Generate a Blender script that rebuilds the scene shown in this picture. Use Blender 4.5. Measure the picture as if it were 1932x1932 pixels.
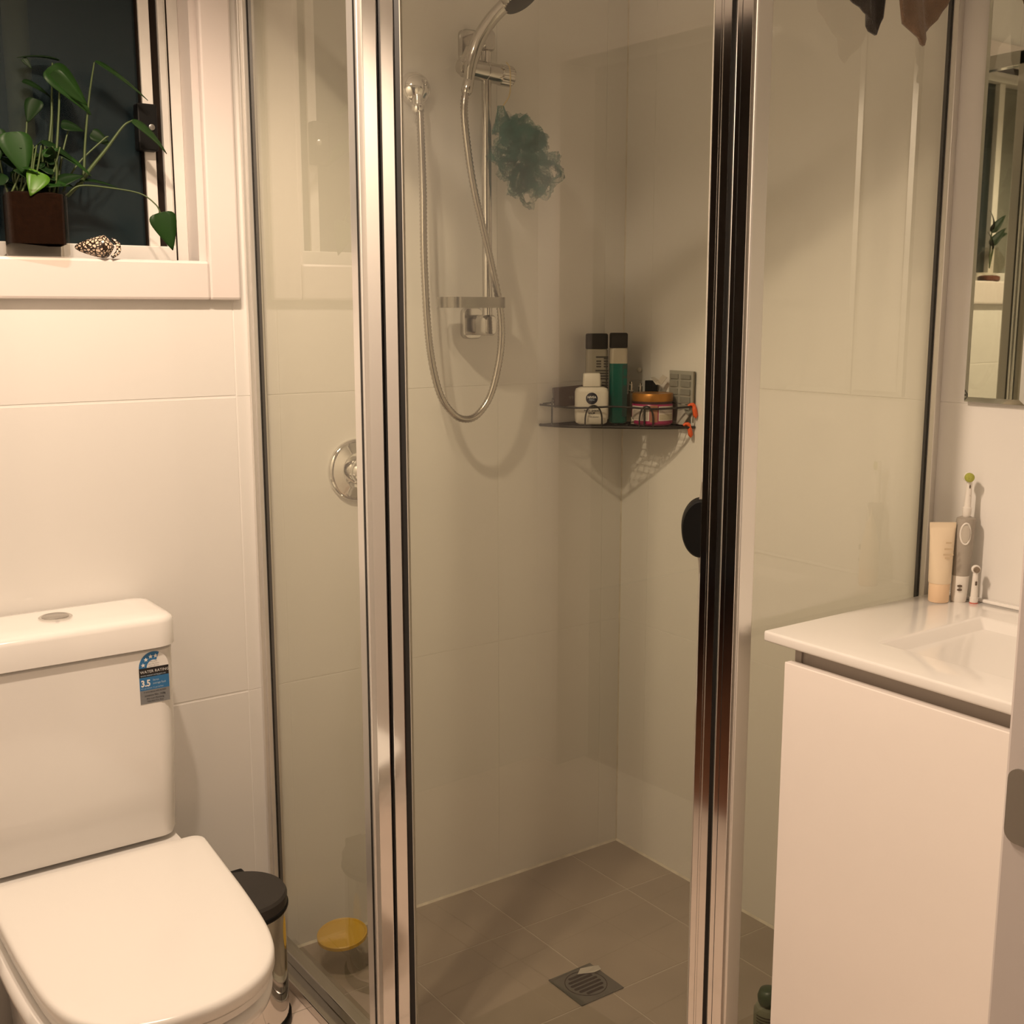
import bpy, bmesh, math, random
from mathutils import Vector, Matrix, Quaternion

random.seed(7)
for o in list(bpy.data.objects):
    bpy.data.objects.remove(o, do_unlink=True)
SC = bpy.context.scene
COL = SC.collection

# ------------------------------------------------------------------ camera
CAM = Vector((-1.8624, -2.1672, 1.3612))
YAW, PITCH, ROLL, FPX = 0.614591, 0.170650, -0.000991, 2184.74
cy, sy, cp, sp = math.cos(YAW), math.sin(YAW), math.cos(PITCH), math.sin(PITCH)
fw = Vector((sy * cp, cy * cp, -sp)); rt = Vector((cy, -sy, 0)); up = rt.cross(fw)
r2 = rt * math.cos(ROLL) + up * math.sin(ROLL)
u2 = up * math.cos(ROLL) - rt * math.sin(ROLL)
cd = bpy.data.cameras.new('camera')
cd.sensor_fit = 'HORIZONTAL'; cd.sensor_width = 36.0; cd.lens = FPX / 1932.0 * 36.0
cd.clip_start = 0.02; cd.clip_end = 60
cam = bpy.data.objects.new('camera', cd); COL.objects.link(cam)
m3 = Matrix((r2, u2, -fw)).transposed()
cam.matrix_world = Matrix.Translation(CAM) @ m3.to_4x4()
SC.camera = cam

# ------------------------------------------------------------------ world (night outside) and exposure
w = bpy.data.worlds.new('night'); SC.world = w; w.use_nodes = True
w.node_tree.nodes['Background'].inputs[0].default_value = (0.012, 0.016, 0.018, 1)
w.node_tree.nodes['Background'].inputs[1].default_value = 1.0
SC.view_settings.view_transform = 'Standard'
try: SC.view_settings.look = 'None'
except Exception: pass
SC.view_settings.gamma = 1.0
SC.view_settings.use_curve_mapping = False
SC.view_settings.exposure = 0.0
SC.cycles.transparent_max_bounces = 48
SC.cycles.max_bounces = 12
LAMP_COLOR = (1.0, 0.775, 0.585)
LAMP_POS = [(-1.34, -0.79, 2.31), (-1.54, -0.79, 2.31)]
LAMP_WATTS = 44.0
for _p in LAMP_POS:                       # the two reflector bulbs of the ceiling unit: broad downward beams
    _l = bpy.data.lights.new('reflector_bulb_light', 'SPOT')
    _l.energy = LAMP_WATTS; _l.color = LAMP_COLOR; _l.shadow_soft_size = 0.028
    _l.spot_size = math.radians(139); _l.spot_blend = 0.5
    _o = bpy.data.objects.new('reflector_bulb_light', _l); COL.objects.link(_o); _o.location = _p

# ------------------------------------------------------------------ material helpers
MATS = {}
def _set(b, key, val):
    if key in b.inputs: b.inputs[key].default_value = val
def mat(name, col, rough=0.5, metal=0.0, spec=0.5, noise=0.0, nscale=20.0, bump=0.0, bscale=200.0, coat=0.0,
        trans=0.0, alpha=1.0, sss=0.0, emit=None, estr=0.0, sheen=0.0):
    if name in MATS: return MATS[name]
    m = bpy.data.materials.new(name); m.use_nodes = True
    nt = m.node_tree; b = nt.nodes['Principled BSDF']
    b.inputs['Base Color'].default_value = (*col, 1)
    b.inputs['Roughness'].default_value = rough
    b.inputs['Metallic'].default_value = metal
    _set(b, 'Specular IOR Level', spec); _set(b, 'Coat Weight', coat); _set(b, 'Transmission Weight', trans)
    _set(b, 'Alpha', alpha); _set(b, 'Sheen Weight', sheen)
    if sss: _set(b, 'Subsurface Weight', sss); _set(b, 'Subsurface Radius', (0.02, 0.012, 0.008))
    if emit: _set(b, 'Emission Color', (*emit, 1)); _set(b, 'Emission Strength', estr)
    if noise or bump:
        tc = nt.nodes.new('ShaderNodeTexCoord')
    if noise:
        nz = nt.nodes.new('ShaderNodeTexNoise'); nz.inputs['Scale'].default_value = nscale; nz.inputs['Detail'].default_value = 5
        nt.links.new(tc.outputs['Object'], nz.inputs['Vector'])
        mx = nt.nodes.new('ShaderNodeMix'); mx.data_type = 'RGBA'
        mx.inputs['A'].default_value = (*[c * (1 - noise) for c in col], 1)
        mx.inputs['B'].default_value = (*[min(1, c * (1 + noise)) for c in col], 1)
        nt.links.new(nz.outputs['Fac'], mx.inputs['Factor']); nt.links.new(mx.outputs['Result'], b.inputs['Base Color'])
    if bump:
        nb = nt.nodes.new('ShaderNodeTexNoise'); nb.inputs['Scale'].default_value = bscale; nb.inputs['Detail'].default_value = 3
        nt.links.new(tc.outputs['Object'], nb.inputs['Vector'])
        bp = nt.nodes.new('ShaderNodeBump'); bp.inputs['Strength'].default_value = bump; bp.inputs['Distance'].default_value = 0.002
        nt.links.new(nb.outputs['Fac'], bp.inputs['Height']); nt.links.new(bp.outputs['Normal'], b.inputs['Normal'])
    MATS[name] = m
    return m

def glass_mat(name, tint, ior=1.7, rough=0.0, haze=0.0, haze_col=(0.8, 0.8, 0.75)):
    """thin sheet glass: tinted see-through, mirror reflection by Fresnel on the outward faces, a little soap haze"""
    if name in MATS: return MATS[name]
    m = bpy.data.materials.new(name); m.use_nodes = True; nt = m.node_tree
    nt.nodes.remove(nt.nodes['Principled BSDF']); out = nt.nodes['Material Output']
    tr = nt.nodes.new('ShaderNodeBsdfTransparent'); tr.inputs[0].default_value = (*tint, 1)
    gl = nt.nodes.new('ShaderNodeBsdfGlossy'); gl.inputs['Roughness'].default_value = rough
    gl.inputs['Color'].default_value = (1, 1, 1, 1)
    fr = nt.nodes.new('ShaderNodeFresnel'); fr.inputs['IOR'].default_value = ior
    ge = nt.nodes.new('ShaderNodeNewGeometry')
    sub = nt.nodes.new('ShaderNodeMath'); sub.operation = 'SUBTRACT'; sub.inputs[0].default_value = 1.0
    nt.links.new(ge.outputs['Backfacing'], sub.inputs[1])
    mul = nt.nodes.new('ShaderNodeMath'); mul.operation = 'MULTIPLY'
    nt.links.new(fr.outputs[0], mul.inputs[0]); nt.links.new(sub.outputs[0], mul.inputs[1])
    mix = nt.nodes.new('ShaderNodeMixShader')
    nt.links.new(mul.outputs[0], mix.inputs[0]); nt.links.new(tr.outputs[0], mix.inputs[1]); nt.links.new(gl.outputs[0], mix.inputs[2])
    last = mix
    if haze:
        df = nt.nodes.new('ShaderNodeBsdfDiffuse'); df.inputs[0].default_value = (*haze_col, 1)
        tc = nt.nodes.new('ShaderNodeTexCoord'); nz = nt.nodes.new('ShaderNodeTexNoise'); nz.inputs['Scale'].default_value = 6
        nt.links.new(tc.outputs['Object'], nz.inputs['Vector'])
        mh = nt.nodes.new('ShaderNodeMath'); mh.operation = 'MULTIPLY'; mh.inputs[1].default_value = haze * 2
        nt.links.new(nz.outputs['Fac'], mh.inputs[0])
        m2 = nt.nodes.new('ShaderNodeMixShader'); nt.links.new(mh.outputs[0], m2.inputs[0])
        nt.links.new(mix.outputs[0], m2.inputs[1]); nt.links.new(df.outputs[0], m2.inputs[2]); last = m2
    nt.links.new(last.outputs[0], out.inputs['Surface'])
    MATS[name] = m
    return m

# ------------------------------------------------------------------ mesh helpers (world coordinates)
class MB:
    def __init__(s): s.v = []; s.f = []
    def add(s, vs, fs):
        k = len(s.v); s.v += [tuple(v) for v in vs]; s.f += [tuple(i + k for i in f) for f in fs]; return s
    def box(s, a, b):
        x0, x1 = sorted((a[0], b[0])); y0, y1 = sorted((a[1], b[1])); z0, z1 = sorted((a[2], b[2]))
        vs = [(x0,y0,z0),(x1,y0,z0),(x1,y1,z0),(x0,y1,z0),(x0,y0,z1),(x1,y0,z1),(x1,y1,z1),(x0,y1,z1)]
        return s.add(vs, [(0,3,2,1),(4,5,6,7),(0,1,5,4),(1,2,6,5),(2,3,7,6),(3,0,4,7)])
    def prism(s, pts, z0, z1):
        """closed 2d polygon (x,y) counter-clockwise extruded in z"""
        n = len(pts)
        a = sum(pts[i][0]*pts[(i+1)%n][1]-pts[(i+1)%n][0]*pts[i][1] for i in range(n))
        if a < 0: pts = pts[::-1]
        vs = [(x, y, z0) for x, y in pts] + [(x, y, z1) for x, y in pts]
        fs = [tuple(range(n))[::-1], tuple(range(n, 2*n))] + [(i, (i+1)%n, (i+1)%n+n, i+n) for i in range(n)]
        return s.add(vs, fs)
    def loft(s, rings, cap0=True, cap1=True, closed=True):
        n = len(rings[0]); vs = [p for r in rings for p in r]; fs = []
        for k in range(len(rings)-1):
            for i in range(n if closed else n-1):
                j = (i+1) % n
                fs.append((k*n+i, k*n+j, (k+1)*n+j, (k+1)*n+i))
        if cap0: fs.append(tuple(range(n))[::-1])
        if cap1: fs.append(tuple(range((len(rings)-1)*n, len(rings)*n)))
        return s.add(vs, fs)
    def lathe(s, prof, c, axis=(0,0,1), n=32, cap0=True, cap1=True):
        """prof: list of (radius, height along axis) from c"""
        ax = Vector(axis).normalized(); h = Vector((1,0,0)) if abs(ax.x) < 0.9 else Vector((0,1,0))
        e1 = ax.cross(h).normalized(); e2 = ax.cross(e1).normalized(); c = Vector(c)
        rings = []
        for r, z in prof:
            rings.append([c + ax*z + (e1*math.cos(-2*math.pi*i/n*-1) + e2*math.sin(2*math.pi*i/n))*max(r, 1e-5) for i in range(n)])
        return s.loft(rings, cap0, cap1)
    def tube(s, path, rad, n=10, cap=True):
        path = [Vector(p) for p in path]; rings = []
        t0 = (path[1]-path[0]).normalized(); h = Vector((0,0,1)) if abs(t0.z) < 0.9 else Vector((1,0,0))
        e = t0.cross(h).normalized()
        for k, p in enumerate(path):
            t = (path[min(k+1, len(path)-1)] - path[max(k-1, 0)]).normalized()
            e = (e - t*e.dot(t)).normalized(); g = t.cross(e)
            r = rad[k] if isinstance(rad, (list, tuple)) else rad
            rings.append([p + (e*math.cos(2*math.pi*i/n) + g*math.sin(2*math.pi*i/n))*r for i in range(n)])
        return s.loft(rings, cap, cap)
    def build(s, name, m, parent=None, smooth=None, bevel=0.0, seg=2):
        return mesh_obj(name, s.v, s.f, m, parent, smooth, bevel, seg)

def wloc(o):
    l = Vector((0,0,0))
    while o: l += Vector(o.location); o = o.parent
    return l
def mesh_obj(name, vs, fs, m, parent=None, smooth=None, bevel=0.0, seg=2):
    me = bpy.data.meshes.new(name); off = wloc(parent) if parent else Vector((0,0,0))
    me.from_pydata([Vector(v) - off for v in vs], [], fs)
    bm = bmesh.new(); bm.from_mesh(me); bmesh.ops.recalc_face_normals(bm, faces=bm.faces)
    if bevel > 0:
        es = [e for e in bm.edges if len(e.link_faces) == 2 and e.calc_face_angle(0) > 0.6]
        bmesh.ops.bevel(bm, geom=es, offset=bevel, segments=seg, affect='EDGES', profile=0.5, clamp_overlap=True)
    bm.to_mesh(me); bm.free()
    if smooth:
        for p in me.polygons: p.use_smooth = True
        me.set_sharp_from_angle(angle=math.radians(smooth))
    me.materials.append(m)
    o = bpy.data.objects.new(name, me); COL.objects.link(o)
    if parent: o.parent = parent
    return o
def thing(name, label, cat, loc=(0,0,0), group=None):
    o = bpy.data.objects.new(name, None); COL.objects.link(o); o.location = loc; o.empty_display_size = 0.05
    o['label'] = label; o['category'] = cat
    if group: o['group'] = group
    return o
def tag(o, label, cat, group=None):
    o['label'] = label; o['category'] = cat
    if group: o['group'] = group
    return o
def struct(o):
    o['kind'] = 'structure'; return o
def sempty(name, loc=(0,0,0)):
    o = bpy.data.objects.new(name, None); COL.objects.link(o); o.location = loc; o.empty_display_size = 0.05
    return struct(o)
def catmull(pts, per=12):
    P = [Vector(p) for p in pts]; P = [P[0]*2-P[1]] + P + [P[-1]*2-P[-2]]; out = []
    for i in range(1, len(P)-2):
        for k in range(per):
            t = k/per; a, b, c, d = P[i-1], P[i], P[i+1], P[i+2]
            out.append(0.5*((2*b)+(c-a)*t+(2*a-5*b+4*c-d)*t*t+(3*b-a-3*c+d)*t**3))
    out.append(P[-2]); return out
def rrect(x0, x1, y0, y1, r, n=6):
    if not isinstance(r, (list, tuple)): r = [r]*4
    pts = []
    for (cx, cy_, a, rr) in ((x1-r[0], y1-r[0], 0, r[0]), (x0+r[1], y1-r[1], 90, r[1]), (x0+r[2], y0+r[2], 180, r[2]), (x1-r[3], y0+r[3], 270, r[3])):
        for k in range(n+1):
            t = math.radians(a + 90*k/n); pts.append((cx+rr*math.cos(t), cy_+rr*math.sin(t)))
    return pts
def text_mesh(name, s, size, origin, rvec, uvec, m, parent, align='LEFT', bold=0.0, xscale=1.0):
    cu = bpy.data.curves.new(name, 'FONT'); cu.body = s; cu.size = size; cu.align_x = align; cu.offset = bold; cu.resolution_u = 2
    t = bpy.data.objects.new('tmp_text', cu); COL.objects.link(t)
    bpy.context.view_layer.update()
    dg = bpy.context.evaluated_depsgraph_get()
    me = bpy.data.meshes.new_from_object(t.evaluated_get(dg)); me.name = name
    bpy.data.objects.remove(t, do_unlink=True)
    rv = Vector(rvec).normalized(); uv = Vector(uvec).normalized(); o0 = Vector(origin) - wloc(parent)
    for v in me.vertices: v.co = o0 + rv*(v.co.x*xscale) + uv*v.co.y
    me.materials.clear(); me.materials.append(m)
    o = bpy.data.objects.new(name, me); COL.objects.link(o); o.parent = parent
    return o

# ------------------------------------------------------------------ materials
M_tile = mat('glazed_wall_tile', (0.785, 0.76, 0.72), 0.055, spec=0.45, noise=0.02, nscale=3)
M_grout = mat('wall_grout', (0.84, 0.815, 0.775), 0.8, noise=0.05)
M_floor = mat('stone_floor_tile', (0.310, 0.260, 0.212), 0.40, spec=0.35, noise=0.26, nscale=4.5, bump=0.05, bscale=120)
M_fgrout = mat('floor_grout', (0.47, 0.41, 0.35), 0.9)
M_paint = mat('wall_paint', (0.86, 0.83, 0.79), 0.5)
M_ceil = mat('ceiling_paint', (0.82, 0.80, 0.76), 0.7)
M_gloss = mat('gloss_trim_paint', (0.72, 0.655, 0.62), 0.3, noise=0.02, nscale=5)
M_sil = mat('silicone_bead', (0.62, 0.57, 0.48), 0.5, noise=0.35, nscale=30)
M_chrome = mat('chrome', (0.80, 0.785, 0.76), 0.07, metal=1.0)
M_chrome2 = mat('worn_chrome', (0.62, 0.60, 0.57), 0.16, metal=1.0, noise=0.06, nscale=40)
M_chrS = mat('water_spotted_dim_chrome', (0.60, 0.58, 0.55), 0.11, metal=1.0, noise=0.08, nscale=90)  # fine spots; base colour darkened for the dim shower interior it reflects
M_hose = mat('ribbed_steel_hose', (0.46, 0.43, 0.39), 0.22, metal=1.0)
M_alu = mat('bright_anodised_aluminium', (0.80, 0.785, 0.765), 0.10, metal=1.0, noise=0.02, nscale=15)
M_satin = mat('satin_aluminium', (0.80, 0.775, 0.735), 0.34, metal=0.75)
M_gasket = mat('black_rubber_gasket', (0.012, 0.011, 0.01), 0.5)
M_seal = mat('clear_vinyl_seal', (0.6, 0.56, 0.48), 0.3, trans=0.3)
M_black = mat('black_plastic', (0.005, 0.005, 0.005), 0.45, spec=0.2)
M_glass = glass_mat('shower_glass', (0.955, 0.957, 0.917), ior=1.75, haze=0.004)
M_ceramic = mat('white_ceramic', (0.86, 0.835, 0.80), 0.12, spec=0.5, coat=0.2)
M_seat = mat('white_seat_plastic', (0.88, 0.855, 0.81), 0.22, spec=0.5)
M_gap = mat('dark_gap', (0.10, 0.085, 0.07), 0.8)
M_lacq = mat('white_gloss_lacquer', (0.95, 0.885, 0.835), 0.18, spec=0.5, noise=0.01)
M_chan = mat('finger_pull_channel', (0.40, 0.35, 0.30), 0.4)
M_solid = mat('white_composite_top', (0.87, 0.84, 0.80), 0.10, spec=0.5)
M_mirror = mat('mirror_silver', (0.80, 0.83, 0.78), 0.015, metal=1.0)
M_leafs = [mat('leaf_dark_green', (0.006, 0.020, 0.004), 0.5, spec=0.18, noise=0.3, nscale=30),
           mat('leaf_mid_green', (0.010, 0.036, 0.005), 0.45, spec=0.2, noise=0.3, nscale=30),
           mat('leaf_bright_green', (0.05, 0.13, 0.008), 0.4, spec=0.25, noise=0.25, nscale=30)]
M_stem = mat('plant_stem_green', (0.045, 0.072, 0.016), 0.5, noise=0.3)
M_soil = mat('dark_soil', (0.016, 0.007, 0.004), 0.95, spec=0.1, noise=0.7, nscale=160, bump=0.6, bscale=300)
M_teal = None

# ------------------------------------------------------------------ structure: shell
XL, YF, ZC = -1.92, -1.67, 2.40
WX0, WX1, WZ0, WZ1 = -1.84, -1.043, 1.457, 2.10      # window opening
G = 0.0008
wall_back = MB()
for a, b in (((XL-.1, G, -.05), (.1, .10, WZ0)), ((WX1, G, WZ0), (.1, .10, ZC)), ((XL-.1, G, WZ0), (WX0, .10, ZC)), ((WX0, G, WZ1), (WX1, .10, ZC))):
    wall_back.box(a, b)
wall_back = struct(wall_back.build('wall_back', M_grout))
wall_right = struct(MB().box((G, .1, -.05), (.1, YF-.12, ZC)).build('wall_right', M_grout))
wall_left = struct(MB().box((XL-.1, .1, -.05), (XL, YF-.12, ZC)).build('wall_left', M_paint))
DX0, DX1, DZ = -1.84, -.986, 2.04                    # doorway behind / around the camera
wf = MB()
wf.box((DX1, YF-.11, -.05), (.1, YF, ZC)); wf.box((XL-.1, YF-.11, -.05), (DX0, YF, ZC)); wf.box((DX0, YF-.11, DZ), (DX1, YF, ZC))
wall_front = struct(wf.build('wall_front', M_paint))
ceiling = struct(MB().box((XL-.1, .1, ZC), (.1, YF-.11, ZC+.06)).build('ceiling', M_ceil))
floor = struct(MB().box((XL-.1, .1, -.08), (.1, YF-.11, -G)).build('floor', M_fgrout))
# hallway behind the doorway
M_hall = mat('hall_wall_paint', (0.42, 0.38, 0.33), 0.7); 
M_wood = mat('hall_timber', (0.22, 0.09, 0.045), 0.4, noise=0.3, nscale=6)
struct(MB().box((-3.4, YF-.11, -.08), (.6, -4.2, -.012)).build('floor_hall', M_wood))
struct(MB().box((-3.4, -4.2, 0), (.6, -4.3, ZC)).build('wall_hall_back', M_hall))
struct(MB().box((-3.5, YF-.11, 0), (-3.4, -4.3, ZC)).build('wall_hall_left', M_hall))
struct(MB().box((.6, YF-.11, 0), (.7, -4.3, ZC)).build('wall_hall_right', M_hall))
struct(MB().box((-3.4, YF-.11, ZC), (.6, -4.3, ZC+.06)).build('ceiling_hall', M_hall))
struct(MB().box((-3.4, YF-.11, -.05), (XL-.1, YF, ZC)).box((.1, YF-.11, -.05), (.6, YF, ZC)).build('wall_hall_front', M_hall))

# ---- tiles
def tile_mesh(w_, h_, t=G, ch=0.0003):
    """tile in local u,v with thickness along +n; faces toward n"""
    a = (-w_/2, -h_/2); b = (w_/2, h_/2)
    vs = []
    for (x0, y0, x1, y1, z) in ((a[0], a[1], b[0], b[1], 0), (a[0], a[1], b[0], b[1], t-ch), (a[0]+ch, a[1]+ch, b[0]-ch, b[1]-ch, t)):
        vs += [(x0, y0, z), (x1, y0, z), (x1, y1, z), (x0, y1, z)]
    fs = [(8, 9, 10, 11)]
    for k in (0, 4):
        for i in range(4): fs.append((k+i, k+(i+1) % 4, k+4+(i+1) % 4, k+4+i))
    return vs, fs
TC = {}
def place_tile(name, parent, c, w_, h_, u, v, m):
    key = (round(w_, 4), round(h_, 4), m.name)
    if key not in TC:
        vs, fs = tile_mesh(w_, h_); me = bpy.data.meshes.new(name); me.from_pydata(vs, [], fs); me.materials.append(m); TC[key] = me
    o = bpy.data.objects.new(name, TC[key]); COL.objects.link(o); o.parent = parent
    U, V = Vector(u), Vector(v); N = U.cross(V)
    o.matrix_local = Matrix.Translation(Vector(c)) @ Matrix((U, V, N)).transposed().to_4x4()
    return o
gp = 0.0010
# back wall: normal -y ; u=+x, v=+z -> n = x × z = -y
cols = [0, -.062, -.372, -.682, -.992, -1.612, XL]
rows = [0, .6, 1.2, ZC]
for i in range(len(cols)-1):
    x1, x0 = cols[i], cols[i+1]
    for j in range(3 if x0 > -1.0 else 4):
        z0, z1 = rows[min(j, 2)], rows[min(j, 2)+1]
        if x0 < -1.0:
            if j == 2: z1 = 1.46
            if j == 3: z0 = 2.14
        e = .0045 if x0 < -1.0 else gp
        place_tile('tile', wall_back, ((x0+x1)/2, G, (z0+z1)/2), x1-x0-e, z1-z0-e, (1,0,0), (0,0,1), M_tile)
# right wall: normal -x ; u = -y, v = +z -> n = -y × z = -x
cols = [0, -.099, -.873, YF]
for i in range(len(cols)-1):
    for j in range(3):
        y1, y0 = cols[i], cols[i+1]; z0, z1 = rows[j], rows[j+1]
        place_tile('tile', wall_right, (G, (y0+y1)/2, (z0+z1)/2), y1-y0-gp, z1-z0-gp, (0,-1,0), (0,0,1), M_tile)
M_floor2 = mat('stone_floor_tile_bright', (0.72, 0.60, 0.51), 0.38, spec=0.4, noise=0.10, nscale=7, bump=0.05, bscale=120)  # tile colour raised to carry the brightness of the floor outside the shower
xs = [0, -.150, -.455, -.758, -.960, -1.063, -1.368, -1.673, XL]; ys = [0, -.217, -.527, -.832, -.885, -1.137, -1.442, YF, YF-.11]
for i in range(len(xs)-1):
    for j in range(len(ys)-1):
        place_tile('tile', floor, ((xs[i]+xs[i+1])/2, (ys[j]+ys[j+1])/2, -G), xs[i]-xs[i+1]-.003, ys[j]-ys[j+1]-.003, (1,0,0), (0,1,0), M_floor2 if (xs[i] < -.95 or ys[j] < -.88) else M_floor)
# silicone beads
struct(MB().add([(XL,0,.0045),(XL,-.004,0),(XL,0,0),(0,0,.0045),(0,-.004,0),(0,0,0)], [(0,1,4,3),(1,2,5,4),(2,0,3,5),(0,2,1),(3,4,5)]).build('trim_1', M_sil))
struct(MB().add([(0,0,.0045),(-.004,0,0),(0,0,0),(0,YF,.0045),(-.004,YF,0),(0,YF,0)], [(0,1,4,3),(1,2,5,4),(2,0,3,5),(0,2,1),(3,4,5)]).build('trim_2', M_sil))
struct(MB().add([(0,-.0025,0.005),(-.0025,0,0.005),(0,0,0.005),(0,-.0025,ZC),(-.0025,0,ZC),(0,0,ZC)], [(0,1,4,3),(1,2,5,4),(2,0,3,5),(0,2,1),(3,4,5)]).build('trim_3', M_sil))
# ceiling cornice along the back wall
struct(MB().add([(XL,0,2.33),(XL,-.07,2.40),(XL,0,2.40),(0,0,2.33),(0,-.07,2.40),(0,0,2.40)], [(0,1,4,3),(1,2,5,4),(2,0,3,5),(0,2,1),(3,4,5)]).build('trim_4', M_ceil))

# ------------------------------------------------------------------ window
M_frame = mat('white_window_frame', (0.74, 0.71, 0.66), 0.35, noise=0.08, nscale=25)
M_dark = mat('dark_window_seal', (0.012, 0.007, 0.004), 0.6, spec=0.15)
win = sempty('window_1', ((WX0+WX1)/2, 0, WZ0))
AW = 0.062; AT = 0.018
# architrave boards with a small bead at the inner edge
MB().box((WX1, -AT, WZ0-AW-.01), (WX1+AW, 0, WZ1+AW)).build('architrave_side', M_gloss, win, bevel=.005)
MB().box((WX0-AW, -AT, WZ0-AW-.01), (WX0, 0, WZ1+AW)).build('architrave_side', M_gloss, win, bevel=.0025)
MB().box((WX0, -AT, WZ0-AW-.01), (WX1+.001, 0, WZ0)).build('architrave_bottom', M_gloss, win, bevel=.005)
MB().box((WX0, -AT, WZ1), (WX1, 0, WZ1+AW)).build('architrave_top', M_gloss, win, bevel=.0025)
# reveal lining
MB().box((WX1-.012, 0, WZ0), (WX1+.002, .12, WZ1)).build('reveal', M_gloss, win)
MB().box((WX0-.002, 0, WZ0), (WX0+.012, .12, WZ1)).build('reveal', M_gloss, win)
MB().box((WX0, 0, WZ0-.02), (WX1, .12, WZ0)).build('sill', M_gloss, win)
MB().box((WX0, 0, WZ1), (WX1, .12, WZ1+.02)).build('reveal', M_gloss, win)
# aluminium frame
fx = WX1-.012
MB().box((fx-.022, .055, WZ0), (fx, .12, WZ1)).build('frame_jamb', M_frame, win, bevel=.001)
MB().box((fx-.034, .066, WZ0), (fx-.022, .12, WZ1)).build('frame_channel', M_frame, win, bevel=.001)
MB().box((fx-.0235, .0545, WZ0), (fx-.021, .056, WZ1)).build('frame_groove', M_dark, win)
MB().box((WX0+.012, .055, WZ0), (WX0+.040, .12, WZ1)).build('frame_jamb', M_frame, win, bevel=.001)
MB().box((WX0+.012, .062, WZ0), (fx-.010, .12, WZ0+.029)).build('frame_sill', M_frame, win, bevel=.0015)
MB().box((WX0+.012, .055, WZ1-.03), (fx, .12, WZ1)).build('frame_head', M_frame, win, bevel=.0015)
# sliding sash (right), fixed light (left)
sx1 = fx-.036
MB().box((sx1-.014, .072, WZ0+.029), (sx1, .098, WZ1-.03)).build('dark_seal', M_dark, win)
MB().box((sx1-.034, .066, WZ0+.029), (sx1-.014, .1, WZ1-.03)).build('sash_stile', M_frame, win, bevel=.0015)
MB().box((sx1-.037, .072, WZ0+.029), (sx1-.034, .095, WZ1-.03)).build('glazing_bead', M_dark, win)
MB().box((-1.655, .066, WZ0+.029), (-1.625, .1, WZ1-.03)).build('sash_stile', M_frame, win, bevel=.0015)
def pane_mat(name, tint, refl, col, dfac):
    m = bpy.data.materials.new(name); m.use_nodes = True; nt = m.node_tree; out = nt.nodes['Material Output']
    b = nt.nodes['Principled BSDF']; b.inputs['Base Color'].default_value = (*col, 1); b.inputs['Roughness'].default_value = refl
    tr = nt.nodes.new('ShaderNodeBsdfTransparent'); tr.inputs[0].default_value = (*tint, 1)
    mx = nt.nodes.new('ShaderNodeMixShader'); mx.inputs[0].default_value = dfac
    nt.links.new(tr.outputs[0], mx.inputs[1]); nt.links.new(b.outputs[0], mx.inputs[2]); nt.links.new(mx.outputs[0], out.inputs['Surface'])
    return m
M_pane = pane_mat('frosted_night_glass', (0.8, 0.85, 0.8), 0.28, (0.015, 0.026, 0.030), 0.5)
M_pane2 = pane_mat('frosted_lamplit_glass', (0.5, 0.5, 0.45), 0.35, (0.20, 0.20, 0.165), 0.9)  # pale colour stands in for lamp light reflected by the left pane
MB().box((-1.625, .082, WZ0+.029), (sx1-.034, .087, WZ1-.03)).build('pane', M_pane, win)
MB().box((WX0+.040, .098, WZ0+.029), (-1.655, .103, WZ1-.03)).build('pane', M_pane2, win)
# sash lock
MB().box((-1.143, .045, 1.658), (-1.106, .070, 1.742)).build('lock_body', M_black, win, bevel=.003)
MB().lathe([(.0055, 0), (.0055, .003), (.004, .0035)], (-1.118, .0455, 1.700), (0,-1,0), 16).build('lock_key_disc', mat('lock_steel', (.45, .44, .42), .3, metal=1), win, smooth=40)
# pale pipe added outside to make the light stripe in the frosted pane
dp = MB().lathe([(.023, 0), (.023, 1.6)], (-1.310, .20, 1.0), (0,0,1), 24).build('stripe_pipe', mat('pale_stripe_pipe_paint', (.75, .72, .62), .6), None, smooth=40)
tag(dp, 'pale round pipe added outside to make the light stripe in the dark window pane', 'pipe')

# ------------------------------------------------------------------ doorway jamb beside the camera
dr = sempty('door_1', (DX1, YF-.05, 0))
MB().box((DX1-.022, YF-.125, 0), (DX1, YF+.008, DZ)).build('jamb', M_gloss, dr, bevel=.003)
MB().box((DX1-.034, YF-.125, 0), (DX1-.022, YF-.045, DZ)).build('stop_bead', M_gloss, dr, bevel=.003)
MB().box((DX0, YF-.125, 0), (DX0+.022, YF+.008, DZ)).build('jamb', M_gloss, dr, bevel=.003)
MB().box((DX0, YF-.125, DZ), (DX1, YF+.008, DZ+.022)).build('head', M_gloss, dr, bevel=.003)
M_steel = mat('brushed_strike_steel', (.33, .31, .28), .3, metal=1)
MB().loft([[(DX1-.0225-d, y, .962 + z) for y, z in rrect(YF-.040, YF+.004, -.032, .032, .010)] for d in (0, .0018)]).build('strike_plate', M_steel, dr, smooth=40)

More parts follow.
